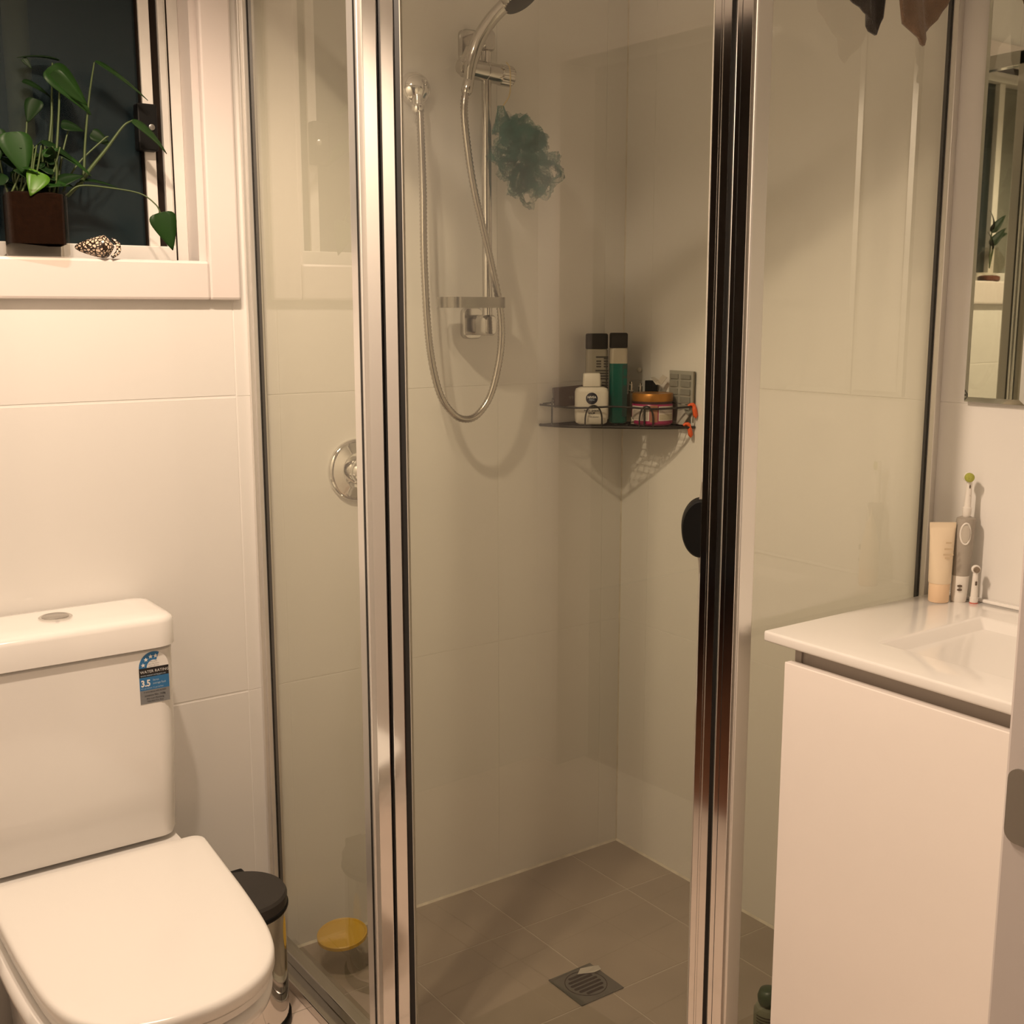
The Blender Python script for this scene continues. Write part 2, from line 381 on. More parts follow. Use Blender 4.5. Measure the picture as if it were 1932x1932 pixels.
# ------------------------------------------------------------------ shower enclosure
EN = thing('shower_enclosure', 'corner shower enclosure of clear glass in bright aluminium frames with a slanted door', 'shower', (-.72, -.67, 0))
PX, PY, H = -.945, -.873, 2.0
ML = Vector((PX, -.465, 0)); MR = Vector((-.505, PY, 0))
dv = (MR-ML); LD = dv.length; dv.normalize(); nv = Vector((dv.y, -dv.x, 0)).normalized()   # outward
if nv.dot(CAM-ML) < 0: nv = -nv
def dbox(s0, s1, n0, n1, z0, z1, mb=None):
    """box in door coordinates: s along door, n outward"""
    mb = mb or MB()
    c = [ML+dv*s0+nv*n0, ML+dv*s1+nv*n0, ML+dv*s1+nv*n1, ML+dv*s0+nv*n1]
    return mb.prism([(p.x, p.y) for p in c], z0, z1)
ZB = 0.035
# left panel
MB().box((PX-.020, 0, ZB), (PX+.012, -.010, H)).build('wall_jamb', M_satin, EN, bevel=.001)
MB().box((PX-.013, -.010, ZB), (PX+.009, -.016, H)).build('wall_jamb', M_satin, EN, bevel=.001)
MB().box((PX-.0045, -.016, ZB+.01), (PX+.0045, -.018, H-.03)).build('gasket', M_gasket, EN)
MB().box((PX-.042, 0, 0), (PX+.012, ML.y-.015, .022)).build('sill_rail', M_chrome2, EN, bevel=.002)
MB().box((PX-.016, -.005, .022), (PX+.010, ML.y+.01, .046)).build('bottom_rail', M_chrome2, EN, bevel=.002)
MB().box((PX-.016, -.005, H-.035), (PX+.012, ML.y+.01, H)).build('top_rail', M_alu, EN, bevel=.002)
MB().box((PX-.003, -.012, ZB), (PX+.003, ML.y+.03, H-.02)).build('glass_pane', M_glass, EN)
MB().box((PX-.012, ML.y+.038, ZB), (PX+.012, ML.y+.002, H)).build('panel_stile', M_satin, EN, bevel=.003, seg=3)
MB().box((PX-.0135, ML.y+.012, ZB), (PX+.0135, ML.y+.008, H)).build('gasket', M_gasket, EN)
# right panel
MB().box((0, PY-.014, ZB), (-.010, PY+.012, H)).build('wall_jamb', M_satin, EN, bevel=.001)
MB().box((-.010, PY-.016, ZB), (-.018, PY+.009, H)).build('wall_jamb', M_satin, EN, bevel=.001)
MB().box((-.018, PY-.0045, ZB+.01), (-.020, PY+.0045, H-.03)).build('gasket', M_gasket, EN)
MB().box((0, PY-.042+.012, 0), (MR.x-.015, PY+.012, .022)).build('sill_rail', M_chrome2, EN, bevel=.002)
MB().box((-.005, PY-.016, .022), (MR.x+.01, PY+.010, .046)).build('bottom_rail', M_chrome2, EN, bevel=.002)
MB().box((-.005, PY-.016, H-.035), (MR.x+.01, PY+.012, H)).build('top_rail', M_alu, EN, bevel=.002)
MB().box((-.012, PY-.003, ZB), (MR.x+.03, PY+.003, H-.02)).build('glass_pane', M_glass, EN)
MB().box((MR.x+.032, PY-.012, ZB), (MR.x-.002, PY+.012, H)).build('panel_stile', M_satin, EN, bevel=.003, seg=3)
MB().box((MR.x+.034, PY-.0045, ZB), (MR.x+.032, PY+.0045, H)).build('gasket', M_gasket, EN)
# corner posts (flat chrome face along the door plane)
dbox(.000, .023, -.016, .012, 0, H).build('corner_post', M_alu, EN, bevel=.0012)
dbox(LD-.024, LD, -.016, .012, 0, H).build('corner_post', M_alu, EN, bevel=.0012)
dbox(LD-.0165, LD-.0155, .0119, .0124, .02, H).build('groove', M_gasket, EN)
dbox(-.01, LD+.01, -.018, .030, 0, .020).build('sill_rail', M_chrome2, EN, bevel=.002)
dbox(0, LD, -.016, .012, H-.035, H).build('top_rail', M_alu, EN, bevel=.002)
# door
DRO = bpy.data.objects.new('door', None); COL.objects.link(DRO); DRO.parent = EN
s0, s1 = .0285, LD-.031
dbox(.0235, s0, -.010, .004, .022, H-.04).build('gasket', M_gasket, DRO)
dbox(s0, s0+.021, -.012, .010, .024, H-.04).build('door_stile', M_alu, DRO, bevel=.0012)
dbox(s0+.021, s0+.030, -.008, .006, .03, H-.05).build('gasket', M_gasket, DRO)
dbox(s0+.030, s0+.0315, -.008, .007, .03, H-.05).build('glazing_bead', M_seal, DRO)
# right stile: rounded closing profile with grooves
prof = [(s1-.026, -.010), (s1-.026, .0085), (s1-.0252, .0095), (s1-.0162, .0095), (s1-.0154, .0085), (s1-.0150, .0050), (s1-.0128, .0050), (s1-.0124, .0085), (s1-.0116, .0095), (s1-.0010, .0095), (s1, .0085), (s1, -.010)]
pts = [ML+dv*a+nv*b for a, b in prof]
MB().prism([(p.x, p.y) for p in pts], .024, H-.04).build('door_stile', M_alu, DRO)
dbox(s1, LD-.0245, -.010, .003, .022, H-.04).build('gasket', M_gasket, DRO)
dbox(s1-.0275, s1-.026, -.008, .006, .03, H-.05).build('clear_seal', M_seal, DRO)
dbox(s0+.021, s1-.026, -.010, .008, .024, .050).build('door_rail', M_alu, DRO, bevel=.001)
dbox(s0+.021, s1-.026, -.010, .008, H-.068, H-.04).build('door_rail', M_alu, DRO, bevel=.001)
dbox(s0+.016, s1-.020, -.003, .003, .045, H-.06).build('glass_pane', M_glass, DRO)
# half-moon pull
hz = 1.018; hs = s1-.0262
rings = []
for n_, k in ((-.016, .92), (-.013, 1), (.020, 1), (.0235, .94)):
    ring = []
    for i in range(25):
        t = math.pi*(i/24) + math.pi/2
        p = ML + dv*(hs + .031*k*math.cos(t)) + nv*n_
        ring.append((p.x, p.y, hz + .047*k*math.sin(t)))
    rings.append(ring)
MB().loft(rings).build('door_handle', M_black, DRO, smooth=50)
# clear flexible seal fin curling above and below the pull
fin = MB(); fr = []
for i in range(15):
    t = i/14; z = hz+.075-.15*t; b = .012*math.exp(-((t-.5)/.30)**2)
    p = ML+dv*(hs-b)+nv*.009; p2 = ML+dv*(hs)+nv*.008
    fr.append([(p.x, p.y, z), (p2.x, p2.y, z), (p2.x+nv.x*.001, p2.y+nv.y*.001, z), (p.x+nv.x*.001, p.y+nv.y*.001, z)])
fin.loft(fr).build('clear_seal', M_seal, DRO)

# ------------------------------------------------------------------ toilet
TX = -1.377
TO = thing('toilet', 'white close-coupled toilet with closed lid under the window', 'toilet', (TX, -.40, 0))
def ring_rr(hw, yb, yf, r, z, n=6): return [(TX+x, y, z) for x, y in rrect(-hw, hw, yf, yb, [.012, .012, r, r], n)]
MB().loft([ring_rr(.168, -.012, -.172, .030, .4165), ring_rr(.172, -.012, -.176, .034, .428), ring_rr(.1785, -.012, -.176, .034, .60), ring_rr(.181, -.012, -.176, .034, .768), ring_rr(.176, -.012, -.171, .030, .771)]).build('cistern', M_ceramic, TO, smooth=35)
MB().loft([ring_rr(.172, -.014, -.168, .03, .769), ring_rr(.172, -.014, -.168, .03, .7745)]).build('lid_gap', M_gap, TO)
lid = MB()
def lr(i, z): return [(TX+x, y, z) for x, y in rrect(-.186+i, .186-i, -.184+i, -.008-i*.4, [.022, .022, .040, .040], 8)]
lid.loft([lr(.005, .7735), lr(.0, .776), lr(0, .818), lr(.0025, .8245), lr(.008, .8285), lr(.018, .8305), lr(.05, .8315)]).build('cistern_lid', M_ceramic, TO, smooth=40)
bt = MB().lathe([(.0285, .0), (.0285, .003), (.026, .0045), (.0235, .0040)], (TX-.002, -.088, .8312), (0,0,1), 32).build('flush_button', M_chrome, TO, smooth=40)
MB().lathe([(.0230, .0), (.0230, .0035), (.021, .0048), (.001, .0050)], (TX-.002, -.088, .8322), (0,0,1), 32).build('button_plate', mat('satin_chrome', (.55, .53, .5), .25, metal=1), bt, smooth=40)
MB().loft([ring_rr(.150, -.014, -.150, .03, .404), ring_rr(.150, -.014, -.150, .03, .418)]).build('cistern_shadow_gap', M_gap, TO)  # dark block under the cistern: shade of the gap put into its colour
# pan, seat and lid share one outline: nearly straight sides drawing in to a broad nose
def outline(i, z, yback=-.262, rb=.022, squash=1.0):
    half = [(.1815, -.300), (.178, -.40), (.174, -.50), (.1665, -.60), (.1570, -.66), (.1420, -.703), (.113, -.743), (.073, -.768), (.033, -.779), (.0, -.7805)]
    P = catmull([Vector((a, b, 0)) for a, b in half], 4); pts = [(p.x, p.y) for p in P]
    full = pts + [(-a, b) for a, b in pts[::-1][1:]]; bx = .1820
    back = [(-bx+rb-rb*math.cos(t), yback-rb+rb*math.sin(t)) for t in [math.pi/2*k/6 for k in range(0, 7)]]
    back += [(bx-rb+rb*math.sin(t), yback-rb+rb*math.cos(t)) for t in [math.pi/2*k/6 for k in range(0, 7)]]
    out = []; cy0 = -.50
    for n_, (a, b) in enumerate(full+back):
        d = math.hypot(a, b-cy0); k = (d-i)/d; y_ = cy0+(b-cy0)*k; x_ = a*k
        if squash != 1.0 and n_ < len(full): y_ = cy0+(y_-cy0)*squash if y_ < cy0 else y_
        if n_ >= len(full) and squash != 1.0: y_ = b; x_ = max(-.1820+i, min(.1820-i, a))
        out.append((TX+x_+(min(y_, -.2)+.2)*.035, y_, z))
    return out
def panring(*a): return [(x-.008, y, z) for x, y, z in outline(*a)]
MB().loft([panring(.082, 0, -.012, .012, .56), panring(.080, .05, -.012, .012, .58), panring(.070, .20, -.012, .012, .74), panring(.040, .31, -.012, .012, .90), panring(.010, .370, -.012, .012, .965), panring(-.004, .386, -.012, .012, .985), panring(-.005, .398, -.012, .012, .985), panring(.002, .406, -.012, .012, .975)]).build('pan', M_ceramic, TO, smooth=50)
MB().loft([outline(.012, .408), outline(.006, .411), outline(.005, .4215), outline(.008, .4235)]).build('seat', M_seat, TO, smooth=40)
MB().loft([outline(.004, .4245), outline(.0, .427), outline(.0, .4405), outline(.0012, .4445), outline(.004, .4472), outline(.008, .4485), outline(.03, .4495), outline(.10, .4505)]).build('seat_lid', M_seat, TO, smooth=60)
# rating sticker
M_sblue = mat('sticker_blue', (.025, .155, .36), .45); M_sblk = mat('sticker_black', (.012, .010, .010), .45)
M_sgrey = mat('sticker_grey', (.20, .205, .21), .45); M_swht = mat('sticker_white', (.80, .78, .75), .45); M_spale = mat('sticker_pale_print', (.45, .55, .66), .5)
STX, STZ, SW = -1.2655, .674, .053; SY = -.17635
sk = bpy.data.objects.new('rating_label', None); COL.objects.link(sk); sk.parent = TO
sk['label'] = 'blue, black and grey water rating sticker'
def sbox(n, x0, x1, z0, z1, m, d=0):
    MB().box((STX+x0, SY-d, STZ+z0), (STX+x1, SY-d-.0003, STZ+z1)).build(n, m, sk)
def spoly(n, pts, m, d):
    y0, y1 = SY-d, SY-d-.0003; k = len(pts)
    MB().add([(STX+a, y0, STZ+b) for a, b in pts]+[(STX+a, y1, STZ+b) for a, b in pts], [tuple(range(k)), tuple(range(k, 2*k))[::-1]]+[(i, (i+1) % k, (i+1) % k+k, i+k) for i in range(k)]).build(n, m, sk)
sbox('grey_band', 0, SW, 0, .025, M_sgrey); sbox('blue_band', 0, SW, .025, .049, M_sblue); sbox('black_band', 0, SW, .049, .066, M_sblk)
cx0, cz0, ro, ri = SW/2, .066, SW/2, .0125
arc = lambda r, a0, a1, n=16: [(cx0+r*math.cos(math.radians(a0+(a1-a0)*k/n)), cz0+r*1.08*math.sin(math.radians(a0+(a1-a0)*k/n))) for k in range(n+1)]
spoly('white_arch', arc(ro, 0, 180, 20), M_swht, 0)
spoly('blue_arch', arc(ro, 66, 180)+arc(ri, 180, 66), M_sblue, .0003)
for a in (164, 133, 104, 78):
    c = (cx0+.0195*math.cos(math.radians(a)), cz0+.0205*math.sin(math.radians(a)))
    spoly('star', [(c[0]+(.0042 if k % 2 == 0 else .0018)*math.sin(math.pi*k/5), c[1]+(.0042 if k % 2 == 0 else .0018)*math.cos(math.pi*k/5)) for k in range(10)], M_swht, .0006)
def stext(s, x, z, size, m, al='LEFT', bold=0, xs=1.0):
    text_mesh('lettering', s, size, (STX+x, SY-.0008, STZ+z), (1,0,0), (0,0,1), m, sk, al, bold, xs)
stext('WATER RATING', .0018, .0565, .0072, M_swht, xs=.98)
stext('www.waterrating.gov.au', .0020, .0510, .0042, M_spale, xs=1.1)
stext('3.5', .0022, .0325, .0165, M_swht, bold=.0006, xs=.85)
stext('litres', .0235, .0405, .0055, M_spale); stext('average flush', .0235, .0345, .0055, M_spale, xs=.82)
stext('4.5 L per full flush / 3 L per half flush', .0020, .0275, .0036, M_spale, xs=.75)
stext('In accordance with AS/NZS', SW/2, .0205, .0036, M_sblk, 'CENTER')
stext('Licence No. 1036', SW/2, .0135, .0052, M_sblk, 'CENTER')
stext('Der-Lon Plumbing', SW/2, .0080, .0042, M_sblk, 'CENTER'); stext('Norelus Co, Aus', SW/2, .0030, .0042, M_sblk, 'CENTER')
stext('The more', cx0, .0755, .0033, M_sgrey, 'CENTER'); stext('stars the more', cx0, .0715, .0033, M_sgrey, 'CENTER'); stext('water efficient', cx0, .0675, .0033, M_sgrey, 'CENTER')

# ------------------------------------------------------------------ pedal bin
BX, BY, BH, BR = -1.104, -.195, .275, .088
PB = thing('pedal_bin', 'small round chrome pedal bin with a dark grey lid beside the toilet', 'bin', (BX, BY, 0))
M_binlid = mat('dark_grey_plastic', (.045, .040, .036), .45, spec=.3, noise=.1)
MB().lathe([(BR*.97, 0), (BR, .004), (BR, .018), (BR*.97, .022)], (BX, BY, 0), n=40).build('base_ring', M_black, PB, smooth=40)
MB().lathe([(BR*.95, .020), (BR*.95, BH-.03)], (BX, BY, 0), n=48).build('body', M_chrome, PB, smooth=40)
MB().lathe([(BR*.99, BH-.034), (BR*1.01, BH-.030), (BR*1.01, BH-.026), (BR*.985, BH-.024)], (BX, BY, 0), n=48).build('rim', M_black, PB, smooth=40)
MB().lathe([(BR*.985, BH-.026), (BR*.99, BH-.006), (BR*.95, BH), (BR*.3, BH+.004), (.001, BH+.0045)], (BX, BY, 0), n=48).build('lid', M_binlid, PB, smooth=30)
hd = Vector((.25, .97, 0))
MB().box((BX+hd.x*BR-.02, BY+BR*.97-.01, BH-.03), (BX+hd.x*BR+.02, BY+BR*.97+.012, BH-.002)).build('hinge', M_black, PB, bevel=.004)
pd = Vector((.10, -.99, 0))
MB().box((BX-.03+pd.x*.1, BY-BR-.028, .008), (BX+.03+pd.x*.1, BY-BR+.02, .016)).build('pedal', M_chrome, PB, bevel=.003)

# chrome canister glimpsed left of the pan
CB = thing('toilet_brush_holder', 'shiny chrome canister on the floor left of the toilet', 'canister', (-1.600, -.125, 0))
MB().lathe([(.048, 0), (.050, .003), (.050, .24), (.047, .245)], (-1.600, -.125, 0), n=36).build('body', M_chrome, CB, smooth=40)
MB().lathe([(.051, .245), (.051, .262), (.012, .268), (.010, .275), (.010, .35), (.012, .352), (.001, .356)], (-1.600, -.125, 0), n=36).build('lid', M_chrome, CB, smooth=40)

# ------------------------------------------------------------------ food container in the shower
FX, FY = -.860, -.128
FC = thing('food_container', 'round clear plastic tub with a tilted yellow lid on the shower floor', 'container', (FX, FY, 0))
M_clear = glass_mat('clear_plastic', (.97, .965, .945), ior=1.45, rough=.05, haze=.03)
M_yel = mat('yellow_plastic', (.62, .38, .03), .4, noise=.06)
MB().lathe([(.044, .001), (.047, .004), (.0485, .045), (.0485, .068), (.0505, .072)], (FX, FY, 0), n=40, cap1=False).build('tub', M_clear, FC, smooth=40)
MB().lathe([(.051, .0), (.0525, .001), (.0525, .008), (.0505, .0095), (.049, .0085), (.047, .006), (.001, .006)], (FX+.0, FY, .0715), (-.10, -.06, 1), n=48).build('lid', M_yel, FC, smooth=40)

# ------------------------------------------------------------------ floor drain
DXc, DYc = -.482, -.473
FD = thing('floor_drain', 'square grey floor drain with a round slotted grate in the shower floor', 'drain', (DXc, DYc, 0))
M_drain = mat('grey_metal_drain', (.085, .088, .078), .5, metal=.3, noise=.15, nscale=40)
M_hole = mat('drain_hole', (.003, .0025, .002), 1.0, spec=0.0)
MB().box((DXc-.055, DYc-.055, 0), (DXc+.055, DYc+.055, .0025)).build('plate', M_drain, FD, bevel=.0006)
MB().lathe([(.044, .0), (.044, .0008), (.0425, .0008), (.0425, 0)], (DXc, DYc, .0025), n=40, cap0=False, cap1=False).build('grate_ring', M_hole, FD)
for k in range(6):
    yy = -.030 + k*.012; hx = math.sqrt(max(.0385**2-yy*yy, 0))*.90
    MB().prism([(DXc+a, DYc+b) for a, b in rrect(-hx, hx, yy-.0036, yy+.0036, .0034, 3)], .0024, .0030).build('slot', M_hole, FD)
fo = MB(); rnd = random.Random(3); fpts = []
for a, b in ((-.024, .008), (-.008, .019), (.016, .015), (.030, .006), (.026, -.008), (.010, -.005), (-.006, .003)):
    fpts.append((DXc+.026+a*1.0, DYc+.022+b, .006+rnd.uniform(0, .006)))
fo.add(fpts+[(x, y, z-.0008) for x, y, z in fpts], [tuple(range(7)), tuple(range(7, 14))[::-1]]+[(i, (i+1) % 7, (i+1) % 7+7, i+7) for i in range(7)])
tag(fo.build('foil_scrap', mat('silvery_foil', (.62, .60, .56), .3, metal=.6)), 'torn silvery wrapper scrap lying on the floor drain', 'scrap')

# ------------------------------------------------------------------ shower mixer
MX = thing('shower_mixer', 'round chrome shower mixer with a lever on the tiled wall', 'tap', (-.735, 0, 1.035))
c = (-.735, 0, 1.035)
MB().lathe([(.066, 0), (.0665, .004), (.064, .009), (.058, .012), (.046, .0125), (.040, .016), (.036, .016)], c, (0,-1,0), 48).build('wall_plate', M_chrome, MX, smooth=50)
MB().lathe([(.030, .012), (.030, .030), (.027, .040), (.018, .048), (.001, .050)], c, (0,-1,0), 40).build('body', M_chrome, MX, smooth=50)
MB().tube(catmull([(-.735, -.040, 1.030), (-.737, -.056, 1.005), (-.739, -.064, .972), (-.740, -.066, .945)], 6), [.012]*6+[.0105]*6+[.0085]*6+[.006], 14).build('lever', M_chrome, MX, smooth=50)

# ------------------------------------------------------------------ hose outlet
EO = thing('hose_outlet', 'round chrome wall elbow feeding the shower hose', 'outlet', (-.583, 0, 1.815))
MB().lathe([(.0335, 0), (.0345, .004), (.033, .014), (.027, .026), (.016, .034), (.001, .037)], (-.583, 0, 1.815), (0,-1,0), 40).build('body', M_chrome, EO, smooth=60)
MB().lathe([(.0115, -.004), (.0115, .014), (.0135, .016), (.0135, .028), (.011, .031)], (-.5865, -.025, 1.795), (-.05, -.12, -1), 24).build('hose_nut', M_chrome, EO, smooth=40)

# ------------------------------------------------------------------ slide rail
RX, RY = -.437, -.056
SR = thing('slide_rail', 'vertical chrome shower rail with slider and soap dish on the tiled wall', 'shower rail', (RX, 0, 1.33))
MB().lathe([(.0105, 1.335), (.0105, 1.925)], (RX, RY, 0), n=24).build('rail', M_chrS, SR, smooth=40)
for zc, s in ((1.338, -1), (1.915, 1)):
    pl = rrect(-.028, .022, -.034, .034, .013, 6)
    MB().loft([[(RX-.006+a*k, y, zc+b*k) for a, b in pl] for y, k in ((0, 1), (-.010, 1), (-.014, .92))]).build('bracket_plate', M_chrome2, SR, smooth=40)
    MB().loft([[(RX+a, y, zc+s*.004+b) for a, b in rrect(-.015, .015, -.022, .022, .010, 6)] for y in (-.012, -.066)] + [[(RX+a*.8, -.071, zc+s*.004+b*.85) for a, b in rrect(-.015, .015, -.022, .022, .010, 6)]]).build('bracket_arm', M_chrS, SR, smooth=40)
# slider
ZS = 1.858
MB().lathe([(.001, -.070), (.014, -.068), (.0165, -.064), (.0165, -.058), (.0205, -.056), (.0205, -.006), (.0190, -.005), (.0190, -.003), (.0205, -.002), (.0205, .030)], (RX, RY, ZS), (1,0,-.06), 32).build('slider', M_chrS, SR, smooth=40)
kn = []
for z, r in ((.030, .0195), (.033, .0215), (.060, .0215), (.064, .019), (.065, .001)):
    kn.append((r, z))
mbk = MB(); nn = 48; ax = Vector((1, 0, -.06)).normalized(); e1 = Vector((0, 1, 0)); e2 = ax.cross(e1).normalized(); e1 = e2.cross(ax)
mbk.loft([[Vector((RX, RY, ZS))+ax*z+(e1*math.cos(2*math.pi*i/nn)+e2*math.sin(2*math.pi*i/nn))*(r-(.0010 if (i % 2 and r > .02) else 0)) for i in range(nn)] for r, z in kn]).build('slider_knob', M_chrome2, SR, smooth=20)
MB().lathe([(.0150, -.016), (.0175, -.014), (.0175, .014), (.0150, .016)], (RX-.058, RY-.030, ZS+.018), (.28, -.30, .9), 24).build('handset_cradle', M_chrS, SR, smooth=40)
# soap dish
dz = 1.383
dish = [(-.540+a, -.085+b) for a, b in rrect(-.035, .115, -.045, .040, .035, 8)]
ins = [(-.535+a, -.085+b) for a, b in rrect(-.031, .111, -.041, .036, .031, 8)]
MB().loft([[(x, y, dz-.012) for x, y in ins], [(x, y, dz-.012) for x, y in dish], [(x, y, dz+.010) for x, y in dish], [(x, y, dz+.010) for x, y in ins], [(x, y, dz-.006) for x, y in ins]]).build('soap_dish', mat('smoky_clear_plastic', (.32, .30, .26), .15, metal=.55), SR, smooth=30)

# ------------------------------------------------------------------ hand shower with hose
HS = thing('hand_shower', 'chrome hand shower with dark face and ribbed hose hanging from the rail', 'hand shower', (-.50, -.09, 1.13))
hp = catmull([(-.5055, -.092, 1.823), (-.500, -.094, 1.862), (-.487, -.100, 1.905), (-.464, -.112, 1.945), (-.440, -.128, 1.975)], 7)
MB().tube(hp, [.0105+.0035*min(1, i/10) for i in range(len(hp))], 20).build('handle', M_chrS, HS, smooth=50)
hax = Vector((.30, -.42, -.86)).normalized(); hc = Vector((-.418, -.146, 1.990))
MB().lathe([(.001, -.034), (.018, -.031), (.031, -.020), (.0375, -.006), (.0385, .004), (.037, .010)], hc, hax, 40, cap1=False).build('head', M_chrS, HS, smooth=50)
fcm = MB(); n = 64
fcm.loft([[hc+hax*z+(hax.orthogonal().normalized()*math.cos(2*math.pi*i/n)+hax.cross(hax.orthogonal().normalized())*math.sin(2*math.pi*i/n))*(r-(.0011 if i % 2 and r > .03 else 0)) for i in range(n)] for r, z in ((.0375, .006), (.0375, .0125), (.033, .0145), (.001, .015))]).build('spray_face', mat('dark_rubber_face', (.022, .019, .017), .55, bump=.6, bscale=700), HS, smooth=25)
pth = catmull([(-.506, -.092, 1.826), (-.519, -.096, 1.775), (-.512, -.096, 1.700), (-.495, -.095, 1.612), (-.459, -.092, 1.493), (-.434, -.094, 1.390), (-.427, -.095, 1.330), (-.430, -.092, 1.265), (-.450, -.088, 1.188), (-.480, -.084, 1.146), (-.509, -.080, 1.135), (-.540, -.077, 1.148), (-.572, -.073, 1.195), (-.592, -.068, 1.295), (-.597, -.060, 1.458), (-.593, -.052, 1.620), (-.588, -.036, 1.768)], 40)
# resample evenly and rib
res = [pth[0]]; acc = 0
for a, b in zip(pth, pth[1:]):
    acc += (b-a).length
    if acc >= .0028: res.append(b); acc = 0
MB().tube(res, [.0081 if i % 2 else .0068 for i in range(len(res))], 10).build('hose', M_hose, HS, smooth=70)
MB().lathe([(.0105, 0), (.0115, .004), (.0115, .024), (.009, .030)], (-.5045, -.0915, 1.829), (-.28, -.08, -1), 20).build('hose_nut', M_chrS, HS, smooth=40)

# ------------------------------------------------------------------ loofah
LF = thing('bath_puff', 'teal mesh bath puff hanging by a pale string from the slider knob', 'bath puff', (-.375, -.10, 1.68))
def net_mat(name, col, alpha):
    m = bpy.data.materials.new(name); m.use_nodes = True; nt = m.node_tree; out = nt.nodes['Material Output']; b = nt.nodes['Principled BSDF']
    b.inputs['Base Color'].default_value = (*col, 1); b.inputs['Roughness'].default_value = .6
    tl = nt.nodes.new('ShaderNodeBsdfTranslucent'); tl.inputs[0].default_value = (*col, 1)
    m1 = nt.nodes.new('ShaderNodeMixShader'); m1.inputs[0].default_value = .4
    nt.links.new(b.outputs[0], m1.inputs[1]); nt.links.new(tl.outputs[0], m1.inputs[2])
    tr = nt.nodes.new('ShaderNodeBsdfTransparent')
    tc = nt.nodes.new('ShaderNodeTexCoord'); wv = nt.nodes.new('ShaderNodeTexNoise'); wv.inputs['Scale'].default_value = 260; wv.inputs['Detail'].default_value = 1
    nt.links.new(tc.outputs['Object'], wv.inputs['Vector'])
    cr = nt.nodes.new('ShaderNodeMapRange'); cr.inputs['From Min'].default_value = .35; cr.inputs['From Max'].default_value = .65
    cr.inputs['To Min'].default_value = alpha-.14; cr.inputs['To Max'].default_value = alpha+.14
    nt.links.new(wv.outputs['Fac'], cr.inputs['Value'])
    mx = nt.nodes.new('ShaderNodeMixShader'); nt.links.new(cr.outputs[0], mx.inputs[0])
    nt.links.new(tr.outputs[0], mx.inputs[1]); nt.links.new(m1.outputs[0], mx.inputs[2]); nt.links.new(mx.outputs[0], out.inputs['Surface'])
    return m
M_teal = net_mat('teal_netting', (.040, .225, .190), .30)
rnd = random.Random(11); puff = MB()
pc = Vector((-.379, -.105, 1.686))
for k in range(56):
    # a folded loop of netting standing out from the core, like the petal of a bow
    while True:
        d = Vector((rnd.uniform(-1, 1), rnd.uniform(-1, 1), rnd.uniform(-1, 1)))
        if .1 < d.length < 1: d.normalize(); break
    sc = Vector((.084, .066, .098)); reach = rnd.uniform(.68, 1.0)
    if d.x > .3 and d.z < .1: reach *= 1.18
    if d.x < -.3 and d.z < -.1: reach *= .80
    if d.x > .3 and d.z > .4: reach *= .82
    side = d.orthogonal().normalized(); ra = rnd.uniform(0, 6.28); side = (side*math.cos(ra) + d.cross(side)*math.sin(ra)).normalized()
    nrm = d.cross(side).normalized(); width = rnd.uniform(.026, .046); loopw = rnd.uniform(.014, .030)
    rings = []; N = 26; ph = rnd.uniform(0, 6); fq = rnd.uniform(1.5, 3.0)
    for i in range(N+1):
        t = i/N; a = 2*math.pi*t - math.pi/2
        rad = .5+.5*math.sin(a); lat = math.cos(a)
        base = Vector((d.x*sc.x, d.y*sc.y, d.z*sc.z))*reach*(.30+.70*rad) + side*loopw*lat*(.35+.65*rad)
        wd = width*(.25+.75*rad); row = []
        for j in range(6):
            u = j/5-.5
            row.append(pc + base + nrm*(wd*u+.005*math.sin(fq*a+ph)) + d*(.0055*math.sin(fq*2*a+ph+u*7)) + side*(.004*math.sin(u*9+ph+a*3)))
        rings.append(row)
    puff.loft(rings, False, False, closed=False)
puff.build('netting', M_teal, LF, smooth=180)
# the bunched neck at the top where the string is tied
neck = []
for i in range(13):
    t = i/12
    neck.append((.006+.020*t**1.3, -.055*t))
nk = MB(); nn = 40
nk.loft([[Vector((-.428, -.095, 1.785))+Vector((.35*-z*.6, 0, z))+Vector((math.cos(2*math.pi*i/nn), math.sin(2*math.pi*i/nn), 0))*r*(1+.22*math.sin(i*2.3+z*90)) for i in range(nn)] for r, z in neck], True, False).build('netting_neck', M_teal, LF, smooth=80)
MB().tube(catmull([(-.403, -.080, 1.877), (-.398, -.085, 1.866), (-.398, -.088, 1.845), (-.402, -.090, 1.810), (-.424, -.094, 1.782)], 6), .0014, 6).build('string', mat('pale_cord', (.62, .50, .28), .7), LF)

# ------------------------------------------------------------------ corner caddy
SZ, SRAD = 1.103, .252
CA = thing('corner_caddy', 'black wire corner basket fixed to the tiles in the shower corner', 'shelf', (-.09, -.09, SZ))
M_wire = mat('black_coated_wire', (.014, .010, .008), .45)
def cadfront(t, k=1.0):
    """front rim from back wall (t=0) to right wall (t=1): gently waved bow"""
    a = math.pi/2*t; r = SRAD*k*(1-.16*max(0, math.sin(2*a))**1.6)
    return Vector((-r*math.cos(a), -r*math.sin(a), 0))
N = 48
front = [cadfront(i/N)+Vector((-.002, -.002, SZ)) for i in range(N+1)]
rim = MB(); rim.tube(front, .0032, 8)
rim.tube([(-.004, -.005, SZ), (-SRAD+.004, -.005, SZ)], .0026, 8); rim.tube([(-.005, -.004, SZ), (-.005, -SRAD+.004, SZ)], .0026, 8)
rim.build('base_rim', M_wire, CA, smooth=60)
msh = MB()
